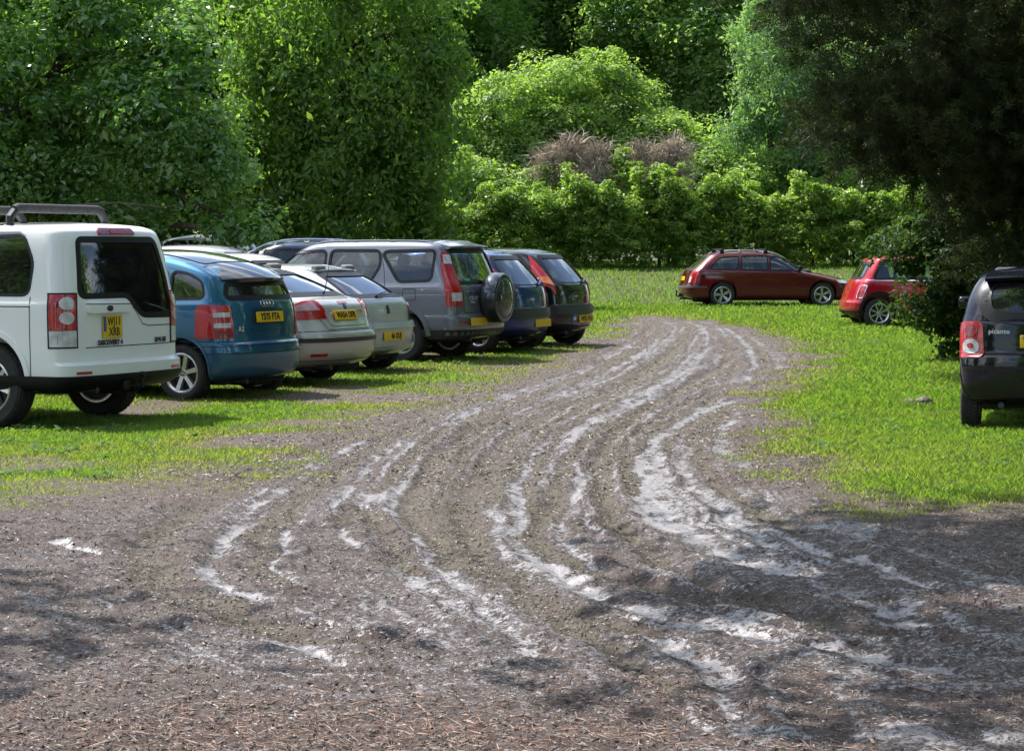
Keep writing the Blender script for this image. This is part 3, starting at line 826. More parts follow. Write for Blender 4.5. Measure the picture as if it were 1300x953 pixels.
# ============================================================ silver small hatch
def car_silver_hatch():
    P = paint('silver_paint', (.50, .51, .53), .35, .33, .25)
    sp = dict(L=4.0, w=.845, paint=P, p=2.9, taper=.06, camber=.035, ref=5, tyre=.295, tw=.185, axles=(.66, 3.24), wi=.03, archgap=.045,
        levels=[(.22, .20, 3.8, .74, .25, .5), (.30, .05, 3.9, .82, .28, .5), (.42, .01, 3.97, .845, .3, .6), (.56, .0, 4.0, .846, .3, .6), (.63, .0, 4.0, .846, .3, .6, .60, 0, 1),
                (.66, .09, 3.96, .842, .26, .6, .64, 0, 1), (.75, .09, 3.85, .842, .26, .7, .70), (.88, .11, 3.6, .838, .26, .8, .80), (.96, .16, 3.25, .83, .26, .7, .88, 0, 1),
                (.99, .24, 2.95, .80, .26, .55, .96), (1.10, .42, 2.68, .76, .28, .5, 1.1), (1.25, .70, 2.42, .69, .3, .5, 1.25), (1.34, .93, 2.15, .62, .32, .5, 1.35, .01), (1.36, 1.05, 2.05, .57, .3, .5, 1.37, .01)],
        belt=8.6, side_windows=[[(.78, 1.0), (1.45, .99), (1.45, 1.29), (1.15, 1.28), (.95, 1.20)], [(1.53, .99), (2.72, .97), (2.3, 1.28), (1.53, 1.30)]],
        rear_window=[(.64, 1.0), (-.64, 1.0), (-.54, 1.27), (.54, 1.27)], rwd=1.5, windscreen=[(.64, 1.0), (-.64, 1.0), (-.54, 1.30), (.54, 1.30)], rglass=GLM,
        mirror=(2.6, 1.0), handles=[(1.65, .88)], seams=doors((1.49, 2.8), .33, .96, [('rear', [(-.66, .67), (-.66, .93)]), ('rear', [(.66, .67), (.66, .93)]), ('wrap', [(-1.3, .648), (1.3, .648)])]))
    yaw = 154
    c = Car('hatchback_car', sp, spot((479, 466), (.66, -.72), yaw), R(yaw), 'silver hatchback car with lion badge and yellow plate low in its bumper', 'car', 'cars parked in the row on the left')
    c.standard(); c.wheels('spoke', 8, .185)
    for sd in (1, -1):
        lp = c.patch('tail_lamp', 'wrap', smooth_poly([(sd * .72, .67), (sd * .98, .67), (sd * .98, .84), (sd * .80, .90), (sd * .70, .86)], .03), simple('smoked_lamp', (.10, .07, .07), .1, coat=1), .010, .025)
        c.patch('lamp_lens', 'wrap', smooth_poly([(sd * .72, .76), (sd * .97, .76), (sd * .97, .83), (sd * .80, .89), (sd * .71, .85)], .02), RED, .015, .012, parent=lp, grid=.05)
    c.plate(.02, .47, '46 OUJ', off=.012, tilt=R(2), dx=.06)
    c.patch('bumper_ledge', 'wrap', rect(-1.3, .575, 1.3, .635), P, .02, .03, grid=.12)
    c.patch('bumper_skirt', 'wrap', rect(-1.3, .30, 1.3, .35), P, .02, .03, grid=.12)
    # rearing animal badge
    c.patch('badge', 'rear', [(.03, .76), (.015, .80), (.035, .82), (.03, .86), (.005, .875), (-.02, .855), (-.01, .83), (-.03, .825), (-.04, .80), (-.015, .80), (-.04, .765), (-.015, .765), (.0, .785), (.01, .76)], simple('badge_dark', (.05, .05, .055), .3, .6), .014, .012, grid=.03, sub=.02)
    c.wiper(.15, .97, -.38, 1.03)
    c.spoiler(None, P, 'roof_spoiler', .55, .84, 1.2, 1.335, .02, arc=.06)
    c.interior(2.05, 1.2, .95, INTERL)
    return c

# ============================================================ grey soft roader
def car_grey():
    P = paint('slate_grey_paint', (.17, .18, .21), .5, .33, .25)
    sp = dict(L=4.70, w=.892, paint=P, p=2.8, taper=.05, camber=.035, ref=5, tyre=.345, tw=.215, axles=(.98, 3.60), wi=.02, archgap=.06,
        levels=[(.32, .16, 4.50, .80, .28, .5), (.38, .04, 4.61, .87, .3, .5), (.50, .0, 4.67, .895, .32, .6), (.64, .0, 4.70, .896, .32, .6, None, 0, 1), (.69, .03, 4.69, .892, .3, .6, .66),
                (.84, .05, 4.60, .892, .28, .6, .76), (.98, .06, 4.4, .892, .27, .7, .90), (1.07, .08, 3.9, .885, .26, .7, 1.02, 0, 1), (1.11, .10, 3.6, .87, .26, .6, 1.09),
                (1.28, .18, 3.3, .83, .27, .5), (1.50, .27, 3.02, .775, .27, .5), (1.645, .34, 2.78, .73, .28, .5, 1.64, .01), (1.69, .42, 2.65, .67, .3, .5, 1.68, .015)],
        belt=8, side_windows=[[(.52, 1.17), (1.02, 1.15), (1.30, 1.53), (1.25, 1.56), (.50, 1.575)], [(1.50, 1.12), (2.16, 1.12), (2.16, 1.57), (1.38, 1.57), (1.35, 1.37)], [(2.26, 1.12), (3.34, 1.12), (2.92, 1.53), (2.26, 1.57)]],
        rear_window=[(.66, 1.13), (-.66, 1.13), (-.58, 1.57), (.58, 1.57)], windscreen=[(.70, 1.14), (-.70, 1.14), (-.58, 1.55), (.58, 1.55)], rglass=GLM, fw=.035, wr=.07,
        mirror=(3.05, 1.16), lip=.075, lipoff=.014, liplow=.34, handles=[(1.55, 1.03), (2.4, 1.03)],
        seams=doors((2.21, 3.2), .45, 1.10, [('side', [(1.34, 1.56), (1.27, 1.3), (1.24, 1.1), (1.20, .85), (1.0, .72)]), ('side', smooth_poly([(.74, .88), (.94, .88), (.94, 1.04), (.74, 1.04), (.74, .88)], .02)), ('rear', [(.62, .70), (.62, 1.08)]), ('rear', [(-.62, .70), (-.62, 1.08)]), ('rear', [(-.62, .70), (.62, .70)])]))
    yaw = 155
    c = Car('soft_road_car', sp, spot((513, 458), (.98, .76), yaw), R(yaw), 'slate grey high roofed car carrying a covered spare wheel on its tailgate', 'car', 'cars parked in the row on the left')
    c.standard(); c.wheels('spoke', 5, .22, sw=.07)
    for sd in (1, -1):
        lp = c.patch('tail_lamp', 'wrap', smooth_poly([(sd * .66, .80), (sd * .93, .80), (sd * .93, 1.04), (sd * .91, 1.30), (sd * .86, 1.555), (sd * .71, 1.555), (sd * .68, 1.3), (sd * .66, 1.06)], .02), RED, .012, .025)
        c.patch('lamp_lens', 'wrap', [(sd * .70, 1.39), (sd * .85, 1.39), (sd * .835, 1.52), (sd * .70, 1.52)], CLEAR, .018, .012, parent=lp, grid=.05)
        c.patch('lamp_lens', 'wrap', [(sd * .67, .87), (sd * .84, .87), (sd * .84, .99), (sd * .67, .99)], CLEAR, .018, .012, parent=lp, grid=.05)
        c.patch('reflector', 'wrap', rect(sd * .60, .565, sd * .74, .59), RED, .005, .01)
    c.patch('bumper_trim', 'wrap', rect(-1.35, .36, 1.35, .46), DKGREY, .008, .02, grid=.12)
    c.patch('tailgate_handle', 'rear', smooth_poly([(.50, .985), (.22, .985), (.22, 1.01), (.50, 1.01)], .01), CHROME, .02, .02)
    c.text('lettering', 'CR-V', c.frame_at('rear', .38, .90, .006), .085, LETTER, None, 1.1, .001)
    c.text('lettering', 'i-VTEC', c.frame_at('rear', .40, .845, .006), .04, LETTER, None, 1.1, .001)
    # covered spare wheel
    e = Vector((-.02, -.10, .90)); n0 = .36
    mb = MB().lathe([(.001, .06), (n0 - .04, .06), (n0, .02), (n0 + .005, -.06), (n0, -.15), (n0 - .02, -.185), (n0 - .06, -.20), (n0 - .085, -.195), (n0 - .10, -.205), (.15, -.225), (.001, -.228)], 56, 'X', e, False)
    sw = mb.build('spare_wheel_cover', paint('dark_slate_paint', (.035, .042, .055), .5, .35, .2), c.root)
    M = Matrix(((0, 0, -1, e.x - .222), (-1, 0, 0, e.y), (0, 1, 0, e.z + .01), (0, 0, 0, 1)))
    c.text('lettering', 'HONDA', M, .10, LETTER, sw, 1.05, .002)
    MB().tube([(.1, -.5, 1.08), (.02, -.35, 1.14), (-.05, -.2, 1.2)], .02, 8).build('spare_wheel_bracket', BLACK, c.root)
    c.plate(.32, .57, '', off=.012, tilt=R(2))
    c.wiper(0.05, 1.13, .34, 1.16)
    c.spoiler(None, P, 'roof_spoiler', .62, .26, .6, 1.65, .03, arc=.06)
    c.rails(.6, 2.5, P, .62, .02, .014)
    c.aerial(.75, .0, .18, .9)
    c.patch('window_sticker', 'rear', [(.48, 1.15), (.34, 1.15), (.34, 1.185), (.50, 1.185)], simple('green_sticker', (.05, .35, .22), .5), .0, .003, grid=.03)
    c.interior(2.3, 1.45, 1.08, INTERL)
    return c

# ============================================================ the two small hatches with tall lamps
def car_small(P, nm, yaw, loc, label, plate, plate_y, sticker):
    sp = dict(L=3.82, w=.83, paint=P, p=2.7, taper=.07, camber=.04, ref=5, tyre=.29, tw=.175, axles=(.58, 3.05), wi=.03, archgap=.045,
        levels=[(.22, .18, 3.62, .73, .34, .5), (.28, .06, 3.72, .80, .38, .5), (.40, .01, 3.80, .828, .42, .6), (.55, .0, 3.82, .83, .42, .6), (.62, .0, 3.82, .83, .42, .6, .58, 0, 1),
                (.65, .07, 3.79, .826, .3, .6, .62, 0, 1), (.72, .075, 3.7, .828, .3, .7, .68), (.84, .09, 3.45, .828, .29, .8, .80), (.95, .12, 3.15, .82, .29, .7, .90, 0, 1),
                (.98, .15, 2.95, .80, .29, .55, .97), (1.12, .26, 2.65, .755, .3, .5, 1.12), (1.30, .42, 2.38, .68, .32, .5, 1.30), (1.42, .56, 2.1, .61, .34, .5, 1.43, .02), (1.45, .68, 2.0, .55, .3, .5, 1.45, .02)],
        belt=9, side_windows=[[(.72, 1.03), (1.30, 1.01), (1.30, 1.36), (1.0, 1.36), (.85, 1.27)], [(1.38, 1.0), (2.72, .98), (2.25, 1.34), (1.38, 1.37)]],
        rear_window=[(.56, .99), (.2, .965), (-.2, .965), (-.56, .99), (-.52, 1.2), (-.44, 1.37), (.44, 1.37), (.52, 1.2)], windscreen=[(.64, 1.02), (-.64, 1.02), (-.54, 1.37), (.54, 1.37)],
        mirror=(2.55, 1.03), handles=[(1.55, .90)], seams=doors((1.34, 2.75), .33, .96, [('rear', [(.60, .655), (.56, .72), (.58, .96)]), ('rear', [(-.60, .655), (-.56, .72), (-.58, .96)]), ('wrap', [(-1.2, .637), (1.2, .637)])]))
    c = Car('hatchback_car', sp, loc, R(yaw), label, 'car', 'cars parked in the row on the left')
    c.standard(); c.wheels('trim', 8, .18)
    for sd in (1, -1):
        lp = c.patch('tail_lamp', 'wrap', smooth_poly([(sd * .63, .76), (sd * .70, .88), (sd * .86, .98), (sd * .90, 1.15), (sd * .80, 1.38), (sd * .76, 1.38), (sd * .70, 1.20), (sd * .63, .98)], .03), RED, .012, .025)
        c.patch('lamp_lens', 'wrap', smooth_poly([(sd * .65, .93), (sd * .84, .985), (sd * .82, 1.07), (sd * .67, 1.06)], .02), AMBER, .018, .012, parent=lp, grid=.05)
    c.patch('bumper_cap', 'wrap', rect(-1.25, .50, 1.25, .625), DKGREY, .014, .03, grid=.12)
    c.patch('bumper_vent', 'wrap', rect(-1.0, .25, 1.0, .31), BLACK, .006, .02, grid=.12)
    c.plate(plate_y, .42, plate, off=.012, tilt=R(2))
    if sticker:
        c.patch('round_badge', 'rear', [(.26 + .07 * math.cos(t), .43 + .07 * math.sin(t)) for t in [2 * math.pi * q / 20 for q in range(20)]], BADGEB, .008, .01, grid=.04)
        c.text('badge_text', 'GB', c.frame_at('rear', .26, .43, .012), .06, WHITEP, None, 1., .003)
    c.patch('tailgate_badge', 'rear', rect(-.06, .76, .10, .78), CHROME, .006, .008)
    c.patch('key_lock', 'rear', rect(-.36, .80, -.33, .83), BLACK, .008, .01)
    c.wiper(-.34, .985, -.54, .96)
    M = MB().tube([c.S('rear', -.28, .955, .02), c.S('rear', -.42, 1.0, .045), c.S('rear', -.56, .99, .02)], .018, 8).build('tailgate_grip', P, c.root)
    c.interior(1.95, 1.1, .98, INTERL); c.root.scale = (1.05, 1.05, 1.05)
    return c

# ============================================================ dark red estate
def car_estate():
    P = paint('ruby_red_paint', (.10, .004, .009), .35, .3, .2)
    sp = dict(L=4.52, w=.885, paint=P, p=2.6, taper=.07, camber=.04, ref=4, tyre=.32, tw=.205, axles=(.97, 3.61), wi=.02, archgap=.05,
        levels=[(.20, .28, 4.30, .80, .35, .5), (.26, .08, 4.42, .86, .38, .7), (.38, .01, 4.48, .885, .4, .8), (.52, .0, 4.52, .888, .4, .8), (.60, .05, 4.50, .888, .38, .8, .56),
                (.72, .09, 4.40, .888, .36, .8, .66), (.86, .13, 4.15, .882, .34, .9, .76), (.95, .17, 3.70, .87, .33, .8, .86, 0, 1), (.98, .20, 3.35, .85, .32, .6, .93),
                (1.12, .36, 3.02, .80, .32, .5, 1.10), (1.28, .54, 2.72, .72, .33, .5, 1.28, .01), (1.38, .68, 2.45, .65, .34, .5, 1.39, .03), (1.405, .80, 2.3, .58, .3, .5, 1.41, .03)],
        belt=8, side_windows=[[(.66, 1.0), (1.36, .99), (1.42, 1.32), (1.02, 1.31), (.82, 1.22)], [(1.46, .99), (2.16, .975), (2.16, 1.34), (1.50, 1.335)], [(2.24, .975), (3.14, .96), (2.70, 1.27), (2.45, 1.335), (2.24, 1.34)]],
        rear_window=[(.58, 1.0), (-.58, 1.0), (-.50, 1.34), (.50, 1.34)], windscreen=[(.68, 1.0), (-.68, 1.0), (-.56, 1.34), (.56, 1.34)],
        mirror=(3.0, 1.0), mmat=BLACK, handles=[(1.65, .86), (2.55, .86)], frame=BLACK, fw=.022,
        seams=doors((1.42, 2.20, 3.2), .30, .97, [('side', [(1.3, .50), (3.1, .50)])]))
    yaw = 6
    c = Car('estate_car', sp, spot((914, 390), (.97, -.80), yaw), R(yaw), 'dark red estate car with black roof bars, side on below the far hedge', 'car', None)
    c.standard(); c.wheels('twin', 5, .225, sw=.045)
    for sd in (1, -1):
        lp = c.patch('tail_lamp', 'wrap', smooth_poly([(sd * .58, .62), (sd * .86, .62), (sd * .95, .70), (sd * .86, .95), (sd * .84, 1.15), (sd * .82, 1.34), (sd * .72, 1.34), (sd * .70, 1.0), (sd * .56, .82)], .03), RED, .012, .025)
        c.patch('lamp_lens', 'wrap', [(sd * .60, .64), (sd * .68, .64), (sd * .70, .80), (sd * .60, .80)], CLEAR, .018, .012, parent=lp, grid=.05)
        c.patch('headlamp', 'front', smooth_poly([(sd * .46, .60), (sd * .82, .62), (sd * .80, .70), (sd * .5, .70)], .03), CLEAR, .01, .03)
    c.plate(0, .74, 'W', w=.5, off=.012, tilt=R(10), align='LEFT', dx=-.2)
    c.patch('bumper_trim', 'wrap', rect(-1.2, .50, 1.2, .55), simple('grey_rubber_strip', (.08, .08, .085), .45), .012, .02, grid=.12)
    c.rails(.85, 2.75, CHROME, .56, .055, .014); c.crossbars((1.0, 2.15), .56, .09)
    c.towbar(.34); c.interior(2.35, 1.55, .93, INTERL); c.root.scale = (1.06, 1.03, 1.03)
    return c

# ============================================================ red mini-like car
def car_red():
    P = paint('bright_red_paint', (.36, .006, .018), .1, .3, .2); RF = P
    sp = dict(L=3.64, w=.84, paint=P, p=2.7, taper=.06, camber=.03, ref=4, tyre=.30, tw=.185, axles=(.60, 3.07), wi=.015, archgap=.05,
        levels=[(.20, .2, 3.44, .76, .3, .5), (.27, .06, 3.54, .82, .32, .6), (.38, .0, 3.60, .84, .34, .6), (.50, .0, 3.64, .842, .34, .6, None, 0, 1), (.56, .05, 3.62, .842, .32, .6, .56),
                (.72, .10, 3.5, .842, .3, .7, .70), (.86, .16, 3.2, .835, .3, .8, .82), (.93, .20, 2.9, .82, .3, .7, .90, 0, 1), (.96, .235, 2.72, .79, .3, .5, .95),
                (1.12, .33, 2.55, .745, .28, .45), (1.28, .43, 2.38, .69, .28, .45), (1.35, .48, 2.3, .665, .28, .45, 1.36, .01, 1), (1.385, .52, 2.22, .64, .28, .45, 1.39, .012), (1.40, .62, 2.1, .58, .26, .4, 1.40, .012)],
        belt=8, side_windows=[[(.52, .985), (1.24, .98), (1.24, 1.325), (.68, 1.325)], [(1.30, .98), (2.52, .975), (2.34, 1.32), (1.30, 1.325)]],
        rear_window=[(.54, 1.0), (-.54, 1.0), (-.50, 1.28), (.50, 1.28)], windscreen=[(.64, 1.0), (-.64, 1.0), (-.58, 1.30), (.58, 1.30)],
        mirror=(2.4, 1.0), handles=[(1.45, .84)], lip=.06, lipmat=BLACK, lipoff=.014, frame=BLACK, fw=.045, wr=.04, mudflap=False, seams=doors((1.27, 2.6), .3, .95))
    yaw = 3
    c = Car('small_car', sp, spot((1116, 417), (.60, -.78), yaw), R(yaw), 'bright red small car half hidden by the leafy bush, eight spoke silver wheels', 'car', None)
    c.standard(); c.wheels('spoke', 8, .205, sw=.03)
    for sd in (1, -1):
        lp = c.patch('tail_lamp', 'wrap', smooth_poly([(sd * .70, .60), (sd * .84, .60), (sd * .86, .84), (sd * .72, .84)], .04), RED, .012, .02)
        c.strip('lamp_ring', 'wrap', smooth_poly([(sd * .685, .585), (sd * .855, .585), (sd * .875, .855), (sd * .705, .855)], .05), smooth_poly([(sd * .70, .60), (sd * .84, .60), (sd * .86, .84), (sd * .72, .84)], .04), CHROME, .014, .02)
        c.strip('waist_trim', 'side', [(.34, .955), (2.7, .948)], [(.34, .94), (2.7, .933)], CHROME, .006, .01, right=sd < 0, closed=False)
        c.patch('sill_trim', 'side', [(1.0, .205), (2.72, .205), (2.72, .285), (1.0, .285)], BLACK, .008, .02, right=sd < 0, grid=.1)
    c.patch('bumper_trim', 'wrap', rect(-1.0, .24, 1.0, .34), BLACK, .010, .02, grid=.12)
    c.interior(1.75, 1.0, .92, INTER)
    return c

# ============================================================ black city car
def car_city():
    P = paint('midnight_black_paint', (.004, .005, .012), .1, .3, .04)
    sp = dict(L=3.50, w=.795, paint=P, p=2.8, taper=.06, camber=.04, ref=5, tyre=.275, tw=.165, axles=(.50, 2.87), wi=.03, archgap=.045,
        levels=[(.24, .14, 3.3, .70, .24, .5), (.30, .04, 3.4, .765, .26, .5), (.42, .005, 3.46, .79, .28, .6), (.58, .0, 3.5, .795, .28, .6), (.66, .01, 3.5, .795, .28, .6, .62, 0, 1),
                (.70, .045, 3.46, .792, .26, .6, .66), (.84, .055, 3.3, .795, .26, .7, .78), (.97, .07, 3.05, .79, .26, .7, .90, 0, 1), (1.01, .09, 2.85, .775, .25, .6, .99),
                (1.16, .15, 2.62, .735, .26, .5, 1.16), (1.30, .24, 2.38, .67, .28, .5, 1.31), (1.38, .34, 2.1, .60, .3, .5, 1.39, .02), (1.405, .46, 2.0, .54, .28, .5, 1.415, .02)],
        belt=8, side_windows=[[(.56, 1.05), (1.12, 1.03), (1.12, 1.32), (.66, 1.30)], [(1.22, 1.02), (2.55, 1.0), (2.15, 1.31), (1.22, 1.33)]],
        rear_window=[(.50, 1.06), (.3, 1.03), (-.3, 1.03), (-.50, 1.06), (-.53, 1.2), (-.48, 1.32), (.48, 1.32), (.53, 1.2)], rf=.09, windscreen=[(.62, 1.04), (-.62, 1.04), (-.52, 1.33), (.52, 1.33)], rglass=GLD,
        mirror=(2.35, 1.06), handles=[(1.0, .92), (1.9, .92)], seams=doors((1.17, 2.1), .35, 1.0, [('rear', [(.56, .70), (.55, 1.0)]), ('rear', [(-.56, .70), (-.55, 1.0)]), ('wrap', [(-1.2, .685), (1.2, .685)]), ('wrap', [(-1.1, .56), (1.1, .56)])]))
    yaw = 74.5
    c = Car('city_car', sp, spot((1232, 541), (.50, .70), yaw), R(yaw), 'black city car cropped by the right edge of the view, seen from behind', 'car', None)
    c.standard(); c.wheels('trim', 8, .175)
    for sd in (1, -1):
        lp = c.patch('tail_lamp', 'wrap', smooth_poly([(sd * .55, .66), (sd * .86, .65), (sd * .86, .79), (sd * .80, .97), (sd * .57, .97)], .05), RED, .014, .025)
        for zz, rr, m in ((.895, .055, REDD), (.75, .07, CLEAR)):
            c.patch('lamp_lens', 'wrap', [(sd * (.675 + rr * 1.15 * math.cos(t)), zz + rr * math.sin(t)) for t in [2 * math.pi * q / 24 for q in range(24)]], m, .022, .012, parent=lp, grid=.04)
        c.patch('lamp_lens', 'wrap', [(sd * (.675 + .03 * math.cos(t)), .76 + .025 * math.sin(t)) for t in [2 * math.pi * q / 16 for q in range(16)]], RED, .027, .01, parent=lp, grid=.03)
    c.text('lettering', 'picanto', c.frame_at('rear', .42, .885, .008), .058, LETTER, None, 1.05, .001)
    c.plate(-.02, .80, 'W', off=.014, tilt=R(6), align='LEFT', dx=-.23)
    c.spoiler(None, P, 'roof_spoiler', .56, .20, .5, 1.37, .03, arc=.05)
    c.patch('tailgate_strip', 'rear', rect(-.30, .885, .20, .905), CHROME, .012, .015)
    c.wiper(0, 1.02, -.40, 1.06)
    c.interior(1.85, 1.05, 1.0, INTER)
    return c

# ============================================================ cars of the row behind
def back_car(nm, P, loc, yaw, label, H=1.5, estate=False, rails=False, rear_first=False, wiper=False):
    k = H / 1.48
    lv = [(.22, .2, 4.1, .78, .35, .5), (.30, .06, 4.2, .85, .38, .6), (.42, .01, 4.28, .875, .4, .7), (.56, .0, 4.3, .878, .4, .7), (.66, .05, 4.26, .878, .38, .7, .62),
          (.80, .10, 4.1, .875, .36, .8, .74), (.92, .14, 3.8, .865, .34, .9, .84), (.97, .18, 3.4, .85, .33, .7, .93, 0, 1), (1.0, .22, 3.1, .82, .32, .55, .99)]
    if estate: lv += [(1.14, .30, 2.85, .78, .3, .5), (1.30, .42, 2.55, .71, .3, .5), (1.41, .52, 2.25, .64, .32, .5, 1.42, .02), (1.44, .62, 2.1, .58, .3, .5, 1.44, .03)]
    else: lv += [(1.14, .42, 2.85, .77, .3, .5), (1.30, .66, 2.55, .70, .3, .5), (1.40, .86, 2.3, .63, .32, .5, 1.41, .02), (1.43, .98, 2.15, .57, .3, .5, 1.43, .03)]
    lv = [tuple([l[0] * k] + list(l[1:6]) + ([None if l[6] is None else l[6] * k] if len(l) > 6 else []) + list(l[7:])) for l in lv]
    e = .5 if estate else .85
    sw = [[(e + .1, 1.03), (1.42, 1.02), (1.42, 1.34), (e + .45, 1.32)], [(1.50, 1.02), (2.22, 1.01), (2.22, 1.36), (1.50, 1.35)], [(2.30, 1.01), (3.0, 1.0), (2.5, 1.31), (2.30, 1.35)]]
    f = lambda pl: [(a, b * k) for a, b in pl]
    sp = dict(L=4.3, w=.875, paint=P, p=2.7, taper=.06, camber=.04, ref=4, tyre=.31, tw=.2, axles=(.85, 3.45), wi=.02, archgap=.05, levels=lv, belt=8, side_windows=[f(x) for x in sw],
        rear_window=f([(.6, 1.03), (-.6, 1.03), (-.52, 1.34), (.52, 1.34)]), rwd=1.6, windscreen=f([(.66, 1.03), (-.66, 1.03), (-.54, 1.36), (.54, 1.36)]), mirror=(2.9, 1.04 * k), handles=[(1.7, .9 * k), (2.6, .9 * k)], seams=doors((1.46, 2.26, 3.15), .33, .98 * k))
    c = Car(nm, sp, (loc[0], loc[1], gz(*loc)), R(yaw), label, 'car', 'cars parked in the row behind')
    c.standard(); c.wheels('spoke', 6, .2)
    for sd in (1, -1): c.patch('tail_lamp', 'wrap', smooth_poly([(sd * .6, .72 * k), (sd * .95, .72 * k), (sd * .92, .93 * k), (sd * .62, .93 * k)], .04), RED, .012, .02)
    for sd in (1, -1): c.patch('headlamp', 'front', smooth_poly([(sd * .45, .60 * k), (sd * .8, .62 * k), (sd * .78, .70 * k), (sd * .5, .70 * k)], .03), CLEAR, .01, .03)
    if rails: c.rails(.8, 2.7, CHROME, .56, .06, .02)
    c.interior(2.2, 1.4, .98 * k, INTERL)
    return c

_x, _y = at(696, d=34.8); blue_spot = (_x + .2 * .899 - .78 * .438 * 1.05, _y - .2 * .438 - .78 * .899 * 1.05, gz(_x, _y))
car_white4x4(); car_blue(); car_liftback(); car_silver_hatch(); car_grey()
car_small(paint('deep_blue_paint', (.004, .030, .15), .3, .3, .06), 'b', 154, blue_spot, 'deep blue small hatchback car with tall red lamps beside the spare wheel', '', -.2, False)
car_small(paint('black_blue_paint', (.004, .005, .009), .1, .3, .05), 'k', 154, spot((721, 438), (.58, -.72), 154), 'black small hatchback car with tall red lamps, farthest in the left row', 'WF52 VTU', -.16, True)
car_estate(); car_red(); car_city()
SIL = paint('pale_silver_paint', (.60, .61, .62), .3, .33, .2); NAVY = paint('navy_paint', (.05, .07, .11), .5, .3, .2); WHT = paint('plain_white_paint', (.72, .72, .71), 0, .3, .2)
a = back_car('hatchback_car', paint('mid_grey_paint', (.22, .24, .27), .6, .33, .2), (-4.45, 34.9), 136, 'grey hatchback with a red brake light in its roof spoiler, behind the blue hatchback', 1.56)
a.spoiler(None, BLACK, 'roof_spoiler', .58, .70, 1.1, 1.50, .03, arc=.06)
q = a.S('top', .9, 0); MB().box((.715, 0, 1.502), (.05, .30, .03), bev=.006).build('brake_light', RED, a.root); a.wiper(.1, 1.1, .45, 1.2)

back_car('hatchback_car', WHT, (-3.45, 37.6), 154, 'white hatchback glimpsed between the grey car and the dark estate with silver rails', 1.50)
back_car('estate_car', NAVY, (-2.3, 41.2), 171, 'dark estate with silver roof rails showing over the roof of the grey car', 1.66, True, True)
back_car('estate_car', SIL, (-4.6, 40.6), 166, 'pale silver estate with dark roof rails behind the blue hatchback', 1.50, True, False)
back_car('estate_car', WHT, (-4.9, 46.2), 172, 'white estate, farthest of the roofs seen above the blue hatchback', 1.68, True, False)
# ------------------------------------------------------------ ground: muddy track, ruts, grass, litter
RNG = np.random.default_rng(11)
_NT = RNG.random((256, 256))
def vnoise(x, y):
    xi = np.floor(x).astype(int); yi = np.floor(y).astype(int); fx = x - xi; fy = y - yi
    fx = fx * fx * (3 - 2 * fx); fy = fy * fy * (3 - 2 * fy)
    g = lambda a, b: _NT[a & 255, b & 255]
    return (g(xi, yi) * (1 - fx) + g(xi + 1, yi) * fx) * (1 - fy) + (g(xi, yi + 1) * (1 - fx) + g(xi + 1, yi + 1) * fx) * fy
def fbm(x, y, s, o=4, ox=0.):
    r = 0; a = .5; t = 0
    for k in range(o):
        r = r + a * vnoise(x * s + 17.3 * k + ox, y * s + 9.1 * k + ox); t += a; a *= .55; s *= 2.07
    return r / t
def curve(px):
    """photo trace of a rut turned into a smooth ground polyline"""
    P = [np.array(at(u, v)) for u, v in px]; out = []
    for i in range(len(P) - 1):
        a, b, c, d = P[max(i - 1, 0)], P[i], P[i + 1], P[min(i + 2, len(P) - 1)]
        n = max(3, int(np.linalg.norm(c - b) / .25)); n = min(n, 10)
        for k in range(n):
            t = k / n
            out.append(.5 * ((2 * b) + (-a + c) * t + (2 * a - 5 * b + 4 * c - d) * t * t + (-a + 3 * b - 3 * c + d) * t ** 3))
    out.append(P[-1]); return np.array(out)
MUD_EDGE = [(-900, 700), (-250, 675), (0, 648), (120, 636), (230, 610), (330, 574), (430, 541), (500, 515), (560, 498), (640, 474), (700, 452), (742, 430), (762, 413), (790, 402), (860, 401), (940, 410), (1010, 428), (1048, 450), (1058, 468),
            (1025, 490), (1005, 515), (1000, 545), (1020, 580), (1060, 612), (1110, 634), (1200, 645), (1320, 640), (1600, 650), (2600, 660)]
MUD = np.array([at(u, v) for u, v in MUD_EDGE] + [(40, -30), (-40, -30)])
